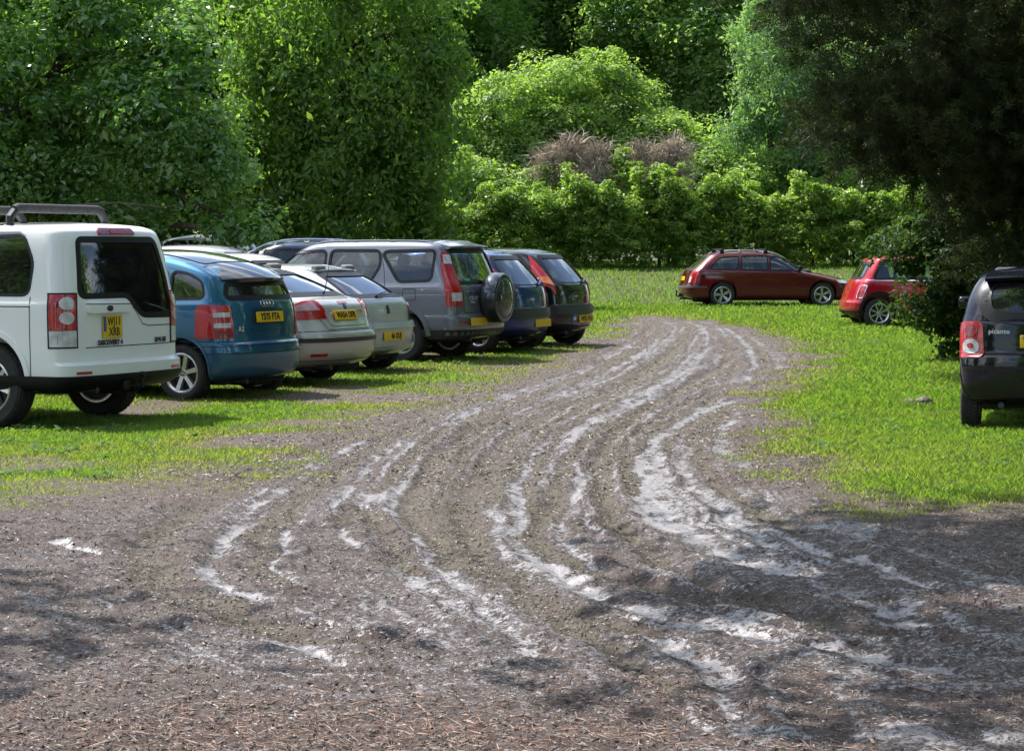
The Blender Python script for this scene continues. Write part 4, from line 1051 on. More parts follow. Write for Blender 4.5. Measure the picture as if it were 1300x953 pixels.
# (kind, width, px trace); kind p = pale smooth wet mud, o = olive tread pressed into the grass roots
RUTS = [('o', .24, [(470, 545), (330, 600), (240, 648), (195, 680), (178, 705), (200, 732), (275, 768), (380, 802), (470, 812)]),
        ('p', .13, [(420, 610), (330, 650), (275, 690), (262, 715), (290, 745), (340, 765)]),
        ('p', .14, [(830, 425), (800, 455), (700, 486), (610, 522), (535, 570), (508, 605), (510, 650), (555, 712), (600, 750), (625, 780)]),
        ('o', .16, [(640, 530), (560, 575), (528, 615), (530, 655), (575, 715)]),
        ('p', .20, [(1000, 470), (880, 492), (765, 530), (695, 570), (662, 615), (655, 660), (680, 708), (755, 748), (880, 785), (1040, 820), (1200, 850)]),
        ('o', .17, [(700, 625), (682, 665), (700, 695), (770, 722), (900, 757), (1080, 790), (1240, 815)]),
        ('p', .26, [(1010, 490), (915, 515), (845, 552), (812, 595), (825, 640), (890, 680), (985, 712), (1080, 750), (1160, 790)]),
        ('p', .17, [(1040, 482), (965, 508), (925, 535), (918, 565), (945, 595), (985, 615)]),
        ('p', .12, [(950, 520), (890, 555), (868, 590), (885, 622), (930, 655), (985, 690)]),
        ('p', .10, [(885, 425), (860, 460), (760, 495), (660, 530)]), ('p', .12, [(900, 440), (860, 475), (780, 505)]),
        ('p', .09, [(800, 430), (770, 455), (690, 478), (620, 498)]), ('p', .10, [(840, 412), (830, 440), (780, 465), (700, 495), (600, 540)]),
        ('o', .20, [(860, 440), (800, 480), (690, 530), (620, 580), (590, 630), (600, 680), (650, 730), (740, 770), (860, 800)]),
        ('o', .14, [(930, 455), (850, 500), (790, 545), (760, 590), (770, 640), (820, 690), (900, 735), (1000, 770)]),
        ('p', .10, [(745, 600), (715, 640), (725, 690), (800, 735), (900, 765)]), ('p', .15, [(500, 690), (540, 740), (640, 800), (690, 830)]),
        ('p', .12, [(640, 700), (700, 760), (830, 815), (950, 862)]), ('p', .12, [(800, 790), (900, 850), (960, 930)]),
        ('p', .10, [(190, 700), (170, 715), (60, 690), (-60, 700)]), ('p', .12, [(250, 760), (380, 820), (460, 845)]),
        ('o', .15, [(430, 660), (470, 640), (500, 700), (540, 720)]), ('p', .09, [(440, 590), (380, 640), (350, 690), (370, 740)]), ('p', .08, [(1080, 700), (1150, 730), (1260, 760)])]
def seg_dist(X, Y, pl):
    d = np.full(X.shape, 9.)
    for a, b in zip(pl[:-1], pl[1:]):
        ab = b - a; q = (ab @ ab) + 1e-9
        t = np.clip(((X - a[0]) * ab[0] + (Y - a[1]) * ab[1]) / q, 0, 1)
        d = np.minimum(d, np.hypot(X - a[0] - t * ab[0], Y - a[1] - t * ab[1]))
    return d
def mud_dist(X, Y):
    """signed distance to the edge of the mud, positive inside it"""
    ins = np.zeros(X.shape, bool); d = np.full(X.shape, 99.); n = len(MUD)
    for i in range(n):
        a, b = MUD[i], MUD[(i + 1) % n]
        c = ((a[1] > Y) != (b[1] > Y)) & (X < (b[0] - a[0]) * (Y - a[1]) / (b[1] - a[1] + 1e-12) + a[0]); ins ^= c
        ab = b - a; t = np.clip(((X - a[0]) * ab[0] + (Y - a[1]) * ab[1]) / (ab @ ab + 1e-9), 0, 1)
        d = np.minimum(d, np.hypot(X - a[0] - t * ab[0], Y - a[1] - t * ab[1]))
    return np.where(ins, d, -d)
CURV = [(k, w, curve(p)) for k, w, p in RUTS]; NR = len(CURV)
FAM = [[(765, 402), (800, 412), (770, 432), (690, 465), (560, 515), (430, 565), (310, 620), (225, 660), (180, 702), (230, 755), (400, 815), (560, 870)],
       [(800, 402), (840, 412), (820, 435), (760, 465), (660, 505), (570, 550), (515, 600), (505, 645), (545, 700), (610, 755), (680, 810), (760, 890)],
       [(840, 402), (890, 415), (880, 445), (840, 480), (770, 520), (705, 560), (662, 610), (655, 655), (690, 710), (800, 760), (980, 805), (1180, 860)],
       [(870, 402), (940, 420), (985, 450), (985, 480), (930, 510), (870, 540), (825, 580), (822, 625), (870, 670), (970, 710), (1090, 755), (1230, 810)],
       [(900, 402), (980, 425), (1040, 452), (1030, 475), (985, 500), (940, 525), (920, 560), (935, 600), (990, 635), (1070, 670), (1180, 710), (1300, 750)]]
FAMW = [curve(f) for f in FAM]; _n = 90
def resamp(c):
    t = np.linspace(0, len(c) - 1, _n); i = np.minimum(t.astype(int), len(c) - 2); f = (t - i)[:, None]; return c[i] * (1 - f) + c[i + 1] * f
FAMW = [resamp(c) for c in FAMW]
for k in range(56):
    s_ = min(3.999, max(0, 4 * (k + RNG.random() * .9) / 56)); i = int(s_); f = s_ - i
    f2 = np.clip(f + .10 * np.sin(np.linspace(0, 5, _n) + k), -.3, 1.3)[:, None]
    c = FAMW[i] * (1 - f2) + FAMW[i + 1] * f2
    a, b = int(RNG.random() * 25), _n - int(RNG.random() * 30)
    CURV.append((('p', .035 + .11 * RNG.random() ** 1.5) if k % 4 else ('o', .08 + .10 * RNG.random())) + (c[a:b:2],))
def fields(X, Y):
    X = np.asarray(X, float); Y = np.asarray(Y, float)
    md = mud_dist(X, Y)
    wob = fbm(X, Y, .9, 4) - .5
    wide = np.where(X < -.2, 2.6, 1.3)
    md = md + wob * 2.0 * np.where(X < 0, 1., .75)
    grass = 1 - np.clip((md + wide * .5) / wide, 0, 1)
    # thin worn patches inside the turf, surviving tufts inside the mud
    patch = fbm(X, Y, 2.3, 4, 5.)
    grass = np.clip(grass + np.where(md < .9, (patch - .5) * .9, 0) * (1 - np.abs(grass * 2 - 1) * .3), 0, 1)
    grass = np.where(md > 1.6, 0, grass)
    worn = np.clip((fbm(X, Y, .55, 3, 31.) - .52) * 5, 0, 1) * (md > -4.5) * (X < 1.5)
    grass = grass * (1 - .75 * worn)
    pale = np.zeros(X.shape); ol = np.zeros(X.shape); h = np.zeros(X.shape)
    nz = (fbm(X, Y, 1.6, 3, 3.) - .5) * .16; nf = fbm(X, Y, 7, 3, 8.)
    act = (Y < 54) & (Y > 4) & (md > -2)
    Xa, Ya = X[act], Y[act]; pa, oa, ha = pale[act], ol[act], h[act]; nza = nz[act]; nfa = nf[act]
    dm = np.full(Xa.shape, 9.)
    lo_ = np.zeros(Xa.shape); hi_ = np.zeros(Xa.shape); brk = np.clip((fbm(Xa, Ya, 1.3, 3, 33.) - .20) * 4, .62, 1)
    for ci, (k, w, pl) in enumerate(CURV):
        d = seg_dist(Xa + nza, Ya + nza * 1.3, pl); dm = np.where(d < dm, d, dm)
        edge = np.clip(1.15 - d / (w * (.70 if k == 'p' else .55)) - (nfa - .5) * 2.2, 0, 1)
        edge = edge * (brk if k == 'p' else 1)
        if k == 'p': pa = np.maximum(pa, edge * (1. if ci < NR else .9))
        else: oa = np.maximum(oa, edge)
        dep = (.022 if k == 'p' else .036) if ci < NR else (.012 if k == 'p' else .018)
        lo_ = np.minimum(lo_, -dep * np.exp(-(d / (w * .55)) ** 2)); hi_ = np.maximum(hi_, dep * .7 * np.exp(-((d - w * .95) / (w * .35)) ** 2))
    st = vnoise(dm * 13 + 40, fbm(Xa, Ya, .35, 2, 51.) * 9); st2 = vnoise(dm * 29 + 7, fbm(Xa, Ya, .5, 2, 15.) * 12)
    fade = np.clip(1.4 - dm * 1.1, 0, 1); big = fbm(Xa, Ya, .45, 3, 90.)
    pa = np.maximum(pa, np.clip((st * .6 + st2 * .4 - .5) * 2.6 + (big - .42) * 1.6, 0, .62) * fade * (oa < .3))
    ha = ha + lo_ + hi_ * (1 + lo_ * 30).clip(0, 1)
    ha = ha + (st - .5) * .014 * fade + (st2 - .5) * .010 * fade
    pale[act], ol[act], h[act] = pa, oa, ha
    inm = np.clip(md * 1.2, 0, 1)
    pale = np.maximum(pale, .37 + .5 * (fbm(X, Y, .7, 3, 61.) - .5) - .12 * np.clip((9.5 - Y) / 3, 0, 1)) * (1 - ol)  # base speckle of pale mud also paints the litter's sun glints
    blot = np.clip((fbm(X, Y, 2.1, 5, 20.) - .575) * 9, 0, 1) * np.clip(fbm(X, Y, .5, 2, 44.) * 4 - 1.6, 0, 1)
    pale = np.maximum(pale, blot * .75) * inm
    # the pale smear is broken up by noise and fades toward the turf
    h = h * inm + inm * ((fbm(X, Y, 3.5, 4, 2.) - .5) * .035 + (fbm(X, Y, 17, 3, 6.) - .5) * .026)
    return grass, pale * (1 - ol * .6), ol * inm, h, md
GX = np.concatenate([np.array([-14, -9, -6, -4, -2.8, -2, -1.5, -1.2]), np.linspace(-1.03, 1.03, 620), np.array([1.2, 1.5, 2, 2.8, 4, 6, 9, 14])])
ys = [-60, -30, -12, -4, 0, 3, 4.5, 5.3]; y = 5.7
while y < 62: ys.append(y); y += min(.16, max(.014, .0019 * y * (y / 14)))
while y < 100: ys.append(y); y += 1.6
ys += [105, 120, 150, 220, 400, 800, 2000]
GY = np.array(ys); UU, YY = np.meshgrid(GX, GY)
XX = UU * np.maximum(2.4, .245 * np.abs(YY) + .7)
gr, pa, ol, hh, mdv = fields(XX.ravel(), YY.ravel())
Z = ground_z(XX.ravel(), YY.ravel()) + hh + (1 - np.clip(mdv, 0, 1)) * (fbm(XX.ravel(), YY.ravel(), 2., 3, 77.) - .5) * .05 * (YY.ravel() < 80)
def np_mesh(name, co, faces, mats, attrs=None, smooth=True):
    me = bpy.data.meshes.new(name); nf, k = faces.shape
    me.vertices.add(len(co)); me.vertices.foreach_set('co', np.ascontiguousarray(co, np.float32).ravel())
    me.loops.add(nf * k); me.loops.foreach_set('vertex_index', np.ascontiguousarray(faces, np.int32).ravel())
    me.polygons.add(nf); me.polygons.foreach_set('loop_start', np.arange(0, nf * k, k, dtype=np.int32))
    try: me.polygons.foreach_set('loop_total', np.full(nf, k, np.int32))
    except Exception: pass
    me.polygons.foreach_set('use_smooth', np.full(nf, smooth))
    for m in mats: me.materials.append(m)
    for an, av in (attrs or {}).items():
        a = me.attributes.new(an, 'FLOAT', 'POINT'); a.data.foreach_set('value', np.ascontiguousarray(av, np.float32))
    me.update(); return me
def ground_mat():
    m, nt, out = nmat('mud_and_turf')
    ge = N(nt, 'ShaderNodeNewGeometry'); pos = ge.outputs['Position']
    A = lambda n: N(nt, 'ShaderNodeAttribute', attribute_name=n).outputs['Fac']
    g, p, o = A('grass'), A('pale'), A('olive')
    f1 = noise(nt, pos, 60, 5, .75); f2 = noise(nt, pos, 16, 5, .7); f3 = noise(nt, pos, 3.2, 4, .6); f4 = noise(nt, pos, 150, 3, .7)
    vo = N(nt, 'ShaderNodeTexVoronoi'); vo.inputs['Scale'].default_value = 42; L(nt, pos, vo.inputs['Vector'])
    lit = ramp(nt, f1, [(.30, (.022, .014, .010)), (.42, (.064, .042, .032)), (.52, (.12, .084, .068)), (.61, (.20, .158, .143)), (.71, (.38, .34, .335))]).outputs[0]
    lit = mixc(nt, maprange(nt, f2, .38, .62, 0, .5), lit, (.15, .115, .095))
    lit = mixc(nt, maprange(nt, f3, .45, .68, 0, .6), lit, (.11, .09, .06))
    lit = mixc(nt, maprange(nt, f4, .6, .72, 0, .6), lit, (.32, .29, .28))
    lit = mixc(nt, maprange(nt, noise(nt, pos, 1.1, 3, .6), .35, .65, 0, .55), lit, (.10, .062, .045))
    far = noise(nt, pos, 7, 5, .75); lit = mixc(nt, maprange(nt, far, .5, .68, 0, .55), lit, (.27, .24, .235)); lit = mixc(nt, maprange(nt, far, .47, .33, 0, .65), lit, (.045, .034, .025))
    olc = mixc(nt, maprange(nt, f1, .35, .65), (.042, .032, .017), (.115, .092, .048))
    plc = mixc(nt, maprange(nt, f2, .3, .7), (.175, .155, .150), (.295, .270, .272))
    plc = mixc(nt, maprange(nt, f4, .56, .68, 0, .85), plc, (.06, .042, .032))
    plc = mixc(nt, maprange(nt, f1, .53, .60, 0, .8), plc, (.085, .062, .05))
    lm_ = N(nt, 'ShaderNodeMix'); lm_.data_type = 'RGBA'; lm_.blend_type = 'MULTIPLY'; lm_.inputs['Factor'].default_value = 1.; L(nt, lit, lm_.inputs[6]); lm_.inputs[7].default_value = (.58, .445, .375, 1); lit = lm_.outputs[2]
    f5 = noise(nt, pos, 34, 4, .8)
    pf = maprange(nt, math_(nt, 'ADD', p, math_(nt, 'ADD', math_(nt, 'MULTIPLY', math_(nt, 'SUBTRACT', f5, .5), 3.0), math_(nt, 'MULTIPLY', math_(nt, 'SUBTRACT', f4, .5), 1.1))), .40, .62)
    of = maprange(nt, math_(nt, 'ADD', o, math_(nt, 'MULTIPLY', math_(nt, 'SUBTRACT', f2, .5), .9)), .3, .7, 0, .85)
    c = mixc(nt, of, lit, olc); c = mixc(nt, pf, c, plc)
    turf = mixc(nt, maprange(nt, f1, .3, .7), (.035, .045, .012), (.09, .085, .035))
    gf = maprange(nt, math_(nt, 'ADD', g, math_(nt, 'MULTIPLY', math_(nt, 'SUBTRACT', f2, .5), .8)), .3, .75)
    c = mixc(nt, gf, c, turf)
    b = N(nt, 'ShaderNodeBsdfPrincipled'); L(nt, c, b.inputs['Base Color'])
    rr = mixc(nt, pf, maprange(nt, f1, .3, .7, .8, .58), maprange(nt, f2, .3, .7, .25, .42))
    L(nt, mixc(nt, gf, rr, .9), b.inputs['Roughness'])
    hgt = math_(nt, 'ADD', math_(nt, 'MULTIPLY', f1, math_(nt, 'SUBTRACT', 1., math_(nt, 'MULTIPLY', pf, .88))), math_(nt, 'MULTIPLY', f2, .6))
    L(nt, bump(nt, hgt, .9, .022), b.inputs['Normal']); L(nt, b.outputs[0], out.inputs[0]); return m
ny, nx = XX.shape
idx = np.arange(ny * nx).reshape(ny, nx)
F = np.stack([idx[:-1, :-1].ravel(), idx[:-1, 1:].ravel(), idx[1:, 1:].ravel(), idx[1:, :-1].ravel()], 1)
gme = np_mesh('ground', np.stack([XX.ravel(), YY.ravel(), Z], 1), F, [ground_mat()], {'grass': gr, 'pale': pa, 'olive': ol})
tag(link(bpy.data.objects.new('ground', gme)), kind='structure')
def ground_h(x, y):
    g, p, o, h, md = fields(x, y)
    return g, p, o, md, ground_z(x, y) + h + (1 - np.clip(md, 0, 1)) * (fbm(x, y, 2., 3, 77.) - .5) * .05 * (y < 80)

# ---- grass blades
def leafmat(name, c0, c1, trans=.5, rough=.45, spec=.5, hue=None, zdark=False):
    m, nt, out = nmat(name)
    ge = N(nt, 'ShaderNodeNewGeometry'); r = ge.outputs['Random Per Island']
    big = noise(nt, ge.outputs['Position'], .9, 3)
    f = math_(nt, 'ADD', math_(nt, 'MULTIPLY', r, .65), math_(nt, 'MULTIPLY', maprange(nt, big, .3, .7), .35))
    c = mixc(nt, f, c0, c1)
    if hue: c = mixc(nt, maprange(nt, r, .90, 1., 0., 1.), c, hue)
    if zdark:
        at_ = N(nt, 'ShaderNodeAttribute', attribute_name='dry').outputs['Fac']
        c = mixc(nt, math_(nt, 'MULTIPLY', at_, maprange(nt, r, .0, .7, 1., .25)), c, (.23, .20, .10))
    p = N(nt, 'ShaderNodeBsdfPrincipled'); L(nt, c, p.inputs['Base Color']); p.inputs['Roughness'].default_value = rough; p.inputs['Specular IOR Level'].default_value = spec
    t = N(nt, 'ShaderNodeBsdfTranslucent')
    tm = N(nt, 'ShaderNodeMix'); tm.data_type = 'RGBA'; tm.blend_type = 'MULTIPLY'; tm.inputs['Factor'].default_value = 1.; L(nt, c, tm.inputs[6]); tm.inputs[7].default_value = (2.2, 2.35, .9, 1)
    L(nt, tm.outputs[2], t.inputs[0])
    mx = N(nt, 'ShaderNodeMixShader'); mx.inputs[0].default_value = trans; L(nt, p.outputs[0], mx.inputs[1]); L(nt, t.outputs[0], mx.inputs[2]); L(nt, mx.outputs[0], out.inputs[0])
    return m
GRASSM = leafmat('grass_blades', (.075, .155, .022), (.165, .245, .048), .48, .5, .3, (.26, .24, .10), True)
def blades(n, x, y, gthr, hgt, wid, flat=False):
    g, p, o, md, z = ground_h(x, y)
    keep = RNG.random(len(x)) < np.clip((g - gthr) * 1.6, 0, 1)
    x, y, z, g, md = x[keep], y[keep], z[keep], g[keep], md[keep]; n = len(x)
    clump = fbm(x, y, 1.4, 3, 60.)
    h = hgt * (.45 + RNG.random(n) * .9) * (.7 + .6 * clump) * (.5 + .5 * g) * np.where(x < 1, .85, 1.15); a = RNG.random(n) * 6.283; w = wid * (.6 + RNG.random(n) * .8)
    lean = .25 + RNG.random(n) * .7; la = RNG.random(n) * 6.283
    base = np.stack([x, y, z - .004], 1); dx = np.stack([np.cos(a) * w, np.sin(a) * w, 0 * w], 1) / 2
    tip = base + np.stack([np.cos(la) * h * lean, np.sin(la) * h * lean, h], 1)
    mid = base + np.stack([np.cos(la) * h * lean * .3, np.sin(la) * h * lean * .3, h * .58], 1)
    co = np.stack([base - dx, base + dx, mid + dx * .8, tip], 1).reshape(-1, 3)
    i = np.arange(n) * 4
    F = np.stack([i, i + 1, i + 2, i + 3], 1)
    dry = np.clip((fbm(x, y, .8, 3, 71.) - .38) * 2.6, 0, 1) * np.clip((4.5 + md) / 3.5, 0, 1) * np.where(x < 1.5, 1.3, .4) + np.clip(1 - g * 1.2, 0, 1)
    return co, F, np.repeat(np.clip(dry, 0, 1), 4)
def strewn(n, y0, y1, k=1.):
    """random points over the visible wedge with a density that falls off with distance"""
    y = y0 * (y1 / y0) ** (RNG.random(n) ** k); x = (RNG.random(n) * 2 - 1) * (.245 * y + .7); return x, y
sets = []
for (n, y0, y1, h_, w_) in ((420000, 11, 26, .040, .0065), (300000, 22, 48, .052, .012), (200000, 40, 84, .075, .024)):
    x, y = strewn(n, y0, y1, .8); sets.append(blades(n, x, y, .12, h_, w_))
o = 0; cs, fs, dr = [], [], []
for c, f, d in sets: cs.append(c); fs.append(f + o); o += len(c); dr.append(d)
me = np_mesh('grass', np.concatenate(cs), np.concatenate(fs), [GRASSM], {'dry': np.concatenate(dr)}, smooth=True)
tag(link(bpy.data.objects.new('grass', me)), kind='stuff')
# longer seeding grass at the foot of the hedge and broad-leaved weeds in the turf
# ---- trodden litter: chips, clods and straw over the mud
def chips(n, y0, y1, s0, s1, thr, long=1., k=.8, mudonly=True, cond=None):
    x, y = strewn(n, y0, y1, k); g, p, o, md, z = ground_h(x, y)
    w = np.clip(1 - g * 1.3, 0, 1) * np.clip(1 - p * 1.5, .03, 1) * np.clip(md + .9, 0, 1)
    if cond is not None: w = w * cond(x, y)
    q = RNG.random(n) < w; x, y, z = x[q], y[q], z[q]; n = len(x)
    s = s0 + (s1 - s0) * RNG.random(n) ** 2; a = RNG.random(n) * 6.283; L_ = s * long * (.6 + RNG.random(n)); W = s * (.35 + .5 * RNG.random(n))
    t = (RNG.random(n) - .5) * 1.1; t2 = (RNG.random(n) - .5) * .9
    ux = np.stack([np.cos(a), np.sin(a), t * .6], 1) * (L_ / 2)[:, None]; uy = np.stack([-np.sin(a), np.cos(a), t2], 1) * (W / 2)[:, None]
    c = np.stack([x, y, z + s * .25 + .002], 1); j = lambda: (1 + (RNG.random((n, 1)) - .5) * .7)
    up = np.zeros((n, 3)); up[:, 2] = s * .18
    co = np.stack([c - ux * j(), c - uy * j() + up * 0, c + ux * j(), c + uy * j(), c + up * 1.5], 1).reshape(-1, 3)
    i = np.arange(n) * 5
    F = np.concatenate([np.stack([i + a_, i + b_, i + 4], 1) for a_, b_ in ((0, 1), (1, 2), (2, 3), (3, 0))])
    return co, F
def litmat(name, cols):
    m, nt, out = nmat(name); ge = N(nt, 'ShaderNodeNewGeometry')
    c = ramp(nt, ge.outputs['Random Per Island'], cols).outputs[0]
    p = N(nt, 'ShaderNodeBsdfPrincipled'); L(nt, c, p.inputs['Base Color']); p.inputs['Roughness'].default_value = .55
    L(nt, p.outputs[0], out.inputs[0]); return m
co1, F1 = chips(210000, 5.6, 20, .005, .018, 0, 1.6)
co2, F2 = chips(110000, 15, 54, .010, .032, 0, 1.6)
F2 = F2 + len(co1)
me = np_mesh('leaf_litter', np.concatenate([co1, co2]), np.concatenate([F1, F2]), [litmat('wood_chip_litter', [(0, (.014, .009, .006)), (.35, (.05, .029, .020)), (.62, (.10, .062, .045)), (.84, (.17, .125, .10)), (.96, (.26, .23, .22)), (1, (.16, .17, .05))])], smooth=False)
tag(link(bpy.data.objects.new('leaf_litter', me)), kind='stuff')
# straw raked over the near edge
co, F = chips(60000, 5.6, 9.4, .003, .008, 0, 11, .7, cond=lambda x, y: np.clip((8.7 - y) / 1.4, 0, 1) * np.clip((fbm(x, y, 1.2, 3, 12.) - .36) * 6, .05, 1))
me = np_mesh('straw', co, F, [litmat('dry_straw', [(0, (.06, .026, .017)), (.45, (.18, .085, .052)), (.8, (.30, .165, .105)), (1, (.42, .29, .20))])], smooth=False)
tag(link(bpy.data.objects.new('straw', me)), kind='stuff')
# broad-leaved weeds and clover flecks in the turf
x, y = strewn(3500, 12, 50, .8); g, p_, o_, md, z = ground_h(x, y); q = (g > .6) & (fbm(x, y, .8, 3, 5.) > .55); x, y, z = x[q], y[q], z[q]
k = 7; P = np.stack([np.repeat(x, k) + RNG.normal(size=len(x) * k) * .035, np.repeat(y, k) + RNG.normal(size=len(x) * k) * .035, np.repeat(z, k) + .02 + RNG.random(len(x) * k) * .03], 1)
a = RNG.random(len(P)) * 6.28; t = .016 + .02 * RNG.random(len(P)); dx = np.stack([np.cos(a) * t, np.sin(a) * t, (RNG.random(len(P)) - .5) * t], 1); dy = np.stack([-np.sin(a) * t * .6, np.cos(a) * t * .6, (RNG.random(len(P)) - .5) * t], 1)
i = np.arange(len(P)) * 4
me = np_mesh('weeds', np.stack([P - dx, P - dy, P + dx, P + dy], 1).reshape(-1, 3), np.stack([i, i + 1, i + 2, i + 3], 1), [leafmat('weed_leaves', (.05, .11, .03), (.12, .19, .07), .35, .75, .1, (.16, .22, .09))], smooth=False)
tag(link(bpy.data.objects.new('weeds', me)), kind='stuff')
# two pale clods of mud thrown onto the turf on the right
for (u, v, r_, lb) in ((1156, 512, .05, 'smaller clod of mud on the grass left of the black city car'), (1174, 513, .07, 'larger clod of mud on the grass left of the black city car')):
    bm = bmesh.new(); bmesh.ops.create_icosphere(bm, subdivisions=3, radius=r_)
    for w_ in bm.verts:
        f_ = 1 + .9 * (float(fbm(np.array(w_.co.x * 30 + u), np.array(w_.co.y * 30 + w_.co.z * 20), 1., 3)) - .5); w_.co = Vector((w_.co.x * f_ * 1.3, w_.co.y * f_, w_.co.z * f_ * .85))
    me = bpy.data.meshes.new('mud_clod'); bm.to_mesh(me); bm.free(); me.materials.append(simple('clod_mud', (.15, .125, .105), .9, nz=.6, scale=25)); o_ = link(bpy.data.objects.new('mud_clod', me)); x_, y_ = at(u, v); o_.location = (x_, y_, gz(x_, y_) + r_ * .3); tag(o_, lb, 'mud clod', 'clods of mud on the right hand grass')
# ------------------------------------------------------------ trees and shrubs
def unit(v): return v / (np.linalg.norm(v, axis=-1, keepdims=True) + 1e-9)
def leaf_mesh(name, c, nrm, size, mat, asp=.55, fold=.18, droop=0., parent=None):
    """one small folded quad per leaf"""
    n = len(c); r = unit(RNG.normal(size=(n, 3))); nrm = unit(nrm + RNG.normal(size=(n, 3)) * .55)
    u = unit(np.cross(nrm, r)); u[:, 2] -= droop; u = unit(u); v = unit(np.cross(nrm, u)); w = np.cross(u, v)
    s = (size * np.clip(np.exp(RNG.normal(size=n) * .38), .4, 2.3))[:, None]; a = s * asp * .5
    co = np.stack([c - u * s * .5, c - v * a + w * a * fold * 2 - u * s * .05, c + u * s * .5, c + v * a + w * a * fold * 2 - u * s * .05], 1).reshape(-1, 3)
    i = np.arange(n) * 4
    me = np_mesh(name, co, np.stack([i, i + 1, i + 2, i + 3], 1), [mat], smooth=False)
    return link(bpy.data.objects.new(name, me), parent)
def clumps(blobs, dens, rough=.35, lo=.45):
    """clump centres spread through the shell of uneven ellipsoids; returns centres, outward directions"""
    C, D, K = [], [], []
    for bi, b in enumerate(blobs):
        cx, cy, cz, rx, ry, rz = b[:6]; k = b[6] if len(b) > 6 else 1.
        n = max(6, int(dens * k * 4 * math.pi * ((rx * ry) ** 1.6 + (rx * rz) ** 1.6 + (ry * rz) ** 1.6) ** (1 / 1.6) / 3 ** (1 / 1.6)))
        d = unit(RNG.normal(size=(n, 3))); o = RNG.random() * 50
        bumpy = 1 + rough * (fbm(np.arctan2(d[:, 1], d[:, 0]) * 2.2 + 9, d[:, 2] * 3.1 + o, 1.3, 3, o) - .5) * 2
        r = bumpy * (1 - (1 - lo) * RNG.random(n) ** 2.2)
        p = d * r[:, None] * np.array([rx, ry, rz]) + np.array([cx, cy, cz]); C.append(p); D.append(d)
    return np.concatenate(C), np.concatenate(D)
def crown(name, blobs, dens, per, sig, size, mat, parent, zmin=.1, asp=.55, droop=0., up=.5, rough=.35, lo=.45, flat=.7, origin=(0, 0, 0), lobe=1.75):
    LOBE = lobe
    C, D = clumps(blobs, dens / LOBE ** 2, rough, lo); per = per * LOBE ** 2; sig = sig * LOBE
    q = C[:, 2] > zmin; C, D = C[q], D[q]; n = len(C)
    m = (per * (.5 + RNG.random(n))).astype(int); idx = np.repeat(np.arange(n), m); N_ = len(idx)
    sg = (sig * 1.35 * (.45 + RNG.random(n) ** 1.5 * 1.1))[idx][:, None]
    dd = unit(RNG.normal(size=(N_, 3)) + D[idx] * .55 + np.array([0, 0, .45])); rr = (.45 + .62 * RNG.random((N_, 1)) ** .6) * (1 + .25 * RNG.normal(size=(N_, 1)) * (RNG.random((N_, 1)) < .25))
    off = dd * sg * rr * np.array([1, 1, flat]); off[:, 2] -= droop * np.abs(RNG.normal(size=N_)) * sg[:, 0] * .8
    p = C[idx] + off; nr = dd * .8; nr[:, 2] += up
    q = p[:, 2] > zmin * .5
    o = leaf_mesh(name, (p - np.array(origin))[q], nr[q], size, mat, asp, droop=droop, parent=parent)
    return o, C
BARK = simple('bark', (.085, .065, .048), .9, nz=.5, scale=9); BARKG = simple('grey_bark', (.16, .15, .13), .9, nz=.4, scale=9); BARKP = simple('pine_bark', (.055, .035, .025), .9, nz=.5, scale=9)
def wood(name, base, blobs, r0, mat, parent, C=None, twigs=40, lean=(0, 0), top=.8):
    bx, by, bz = base; zt = max(b[2] + b[5] * .3 for b in blobs)
    mb = MB(); tp = []
    for k in range(8):
        t = k / 7; tp.append(Vector((bx + lean[0] * t * t + random.uniform(-.07, .07) * (k > 0), by + lean[1] * t * t, bz - .15 + (zt - bz) * top * t)))
    mb.tube(tp, [r0 * (1.35 if k == 0 else 1 - .78 * k / 7) for k in range(8)], 10); tr = mb.build(name, mat, parent)
    lb = MB()
    for b in blobs:
        k = random.randint(2, 6); s = tp[k]; e = Vector(b[:3]); m_ = (s + e) / 2 + Vector((random.uniform(-.3, .3), random.uniform(-.3, .3), .4))
        lb.tube([s, s.lerp(m_, .5) + Vector((0, 0, .1)), m_, e], [r0 * .42, r0 * .34, r0 * .24, r0 * .1], 7)
        if C is not None:
            for _ in range(max(2, twigs // len(blobs))):
                i = random.randrange(len(C)); q = Vector(C[i])
                if (q - e).length > max(b[3:6]) * 1.4: continue
                a = m_.lerp(e, random.random()); h = (a + q) / 2 + Vector((random.uniform(-.2, .2), random.uniform(-.2, .2), random.uniform(0, .3)))
                lb.tube([a, h, q], [r0 * .12, r0 * .08, .008], 5)
    lb.build('limbs', mat, parent)
def tree(name, label, cat, base, blobs, lm, dens, per, sig, size, r0=.22, group=None, bark=None, zmin=.2, lean=(0, 0), twigs=40, **kw):
    x, y = base; z = gz(x, y); e = empty(name, (x, y, z)); tag(e, label, cat, group)
    bl = [(b[0] - x, b[1] - y, b[2] - z) + tuple(b[3:]) for b in blobs]
    o, C = crown('crown', bl, dens, per, sig, size, lm, e, zmin, **kw)
    wood('trunk', (0, 0, 0), bl, r0, bark or BARK, e, C, twigs, lean); return e
LM_OAK = leafmat('oak_leaves', (.065, .150, .045), (.180, .290, .085), .5, .24, 1., (.16, .20, .03))
LM_LIME = leafmat('lime_leaves', (.060, .130, .034), (.165, .250, .060), .55, .45, .4, (.18, .25, .04))
LM_SCRUB = leafmat('scrub_leaves', (.120, .200, .058), (.260, .350, .120), .5, .45, .4, (.24, .32, .10))  # greens paled and greyed so the slope's haze sits in the colour
LM_HEDGE = leafmat('hedge_leaves', (.095, .175, .038), (.240, .325, .080), .52, .38, .5, (.30, .36, .05))
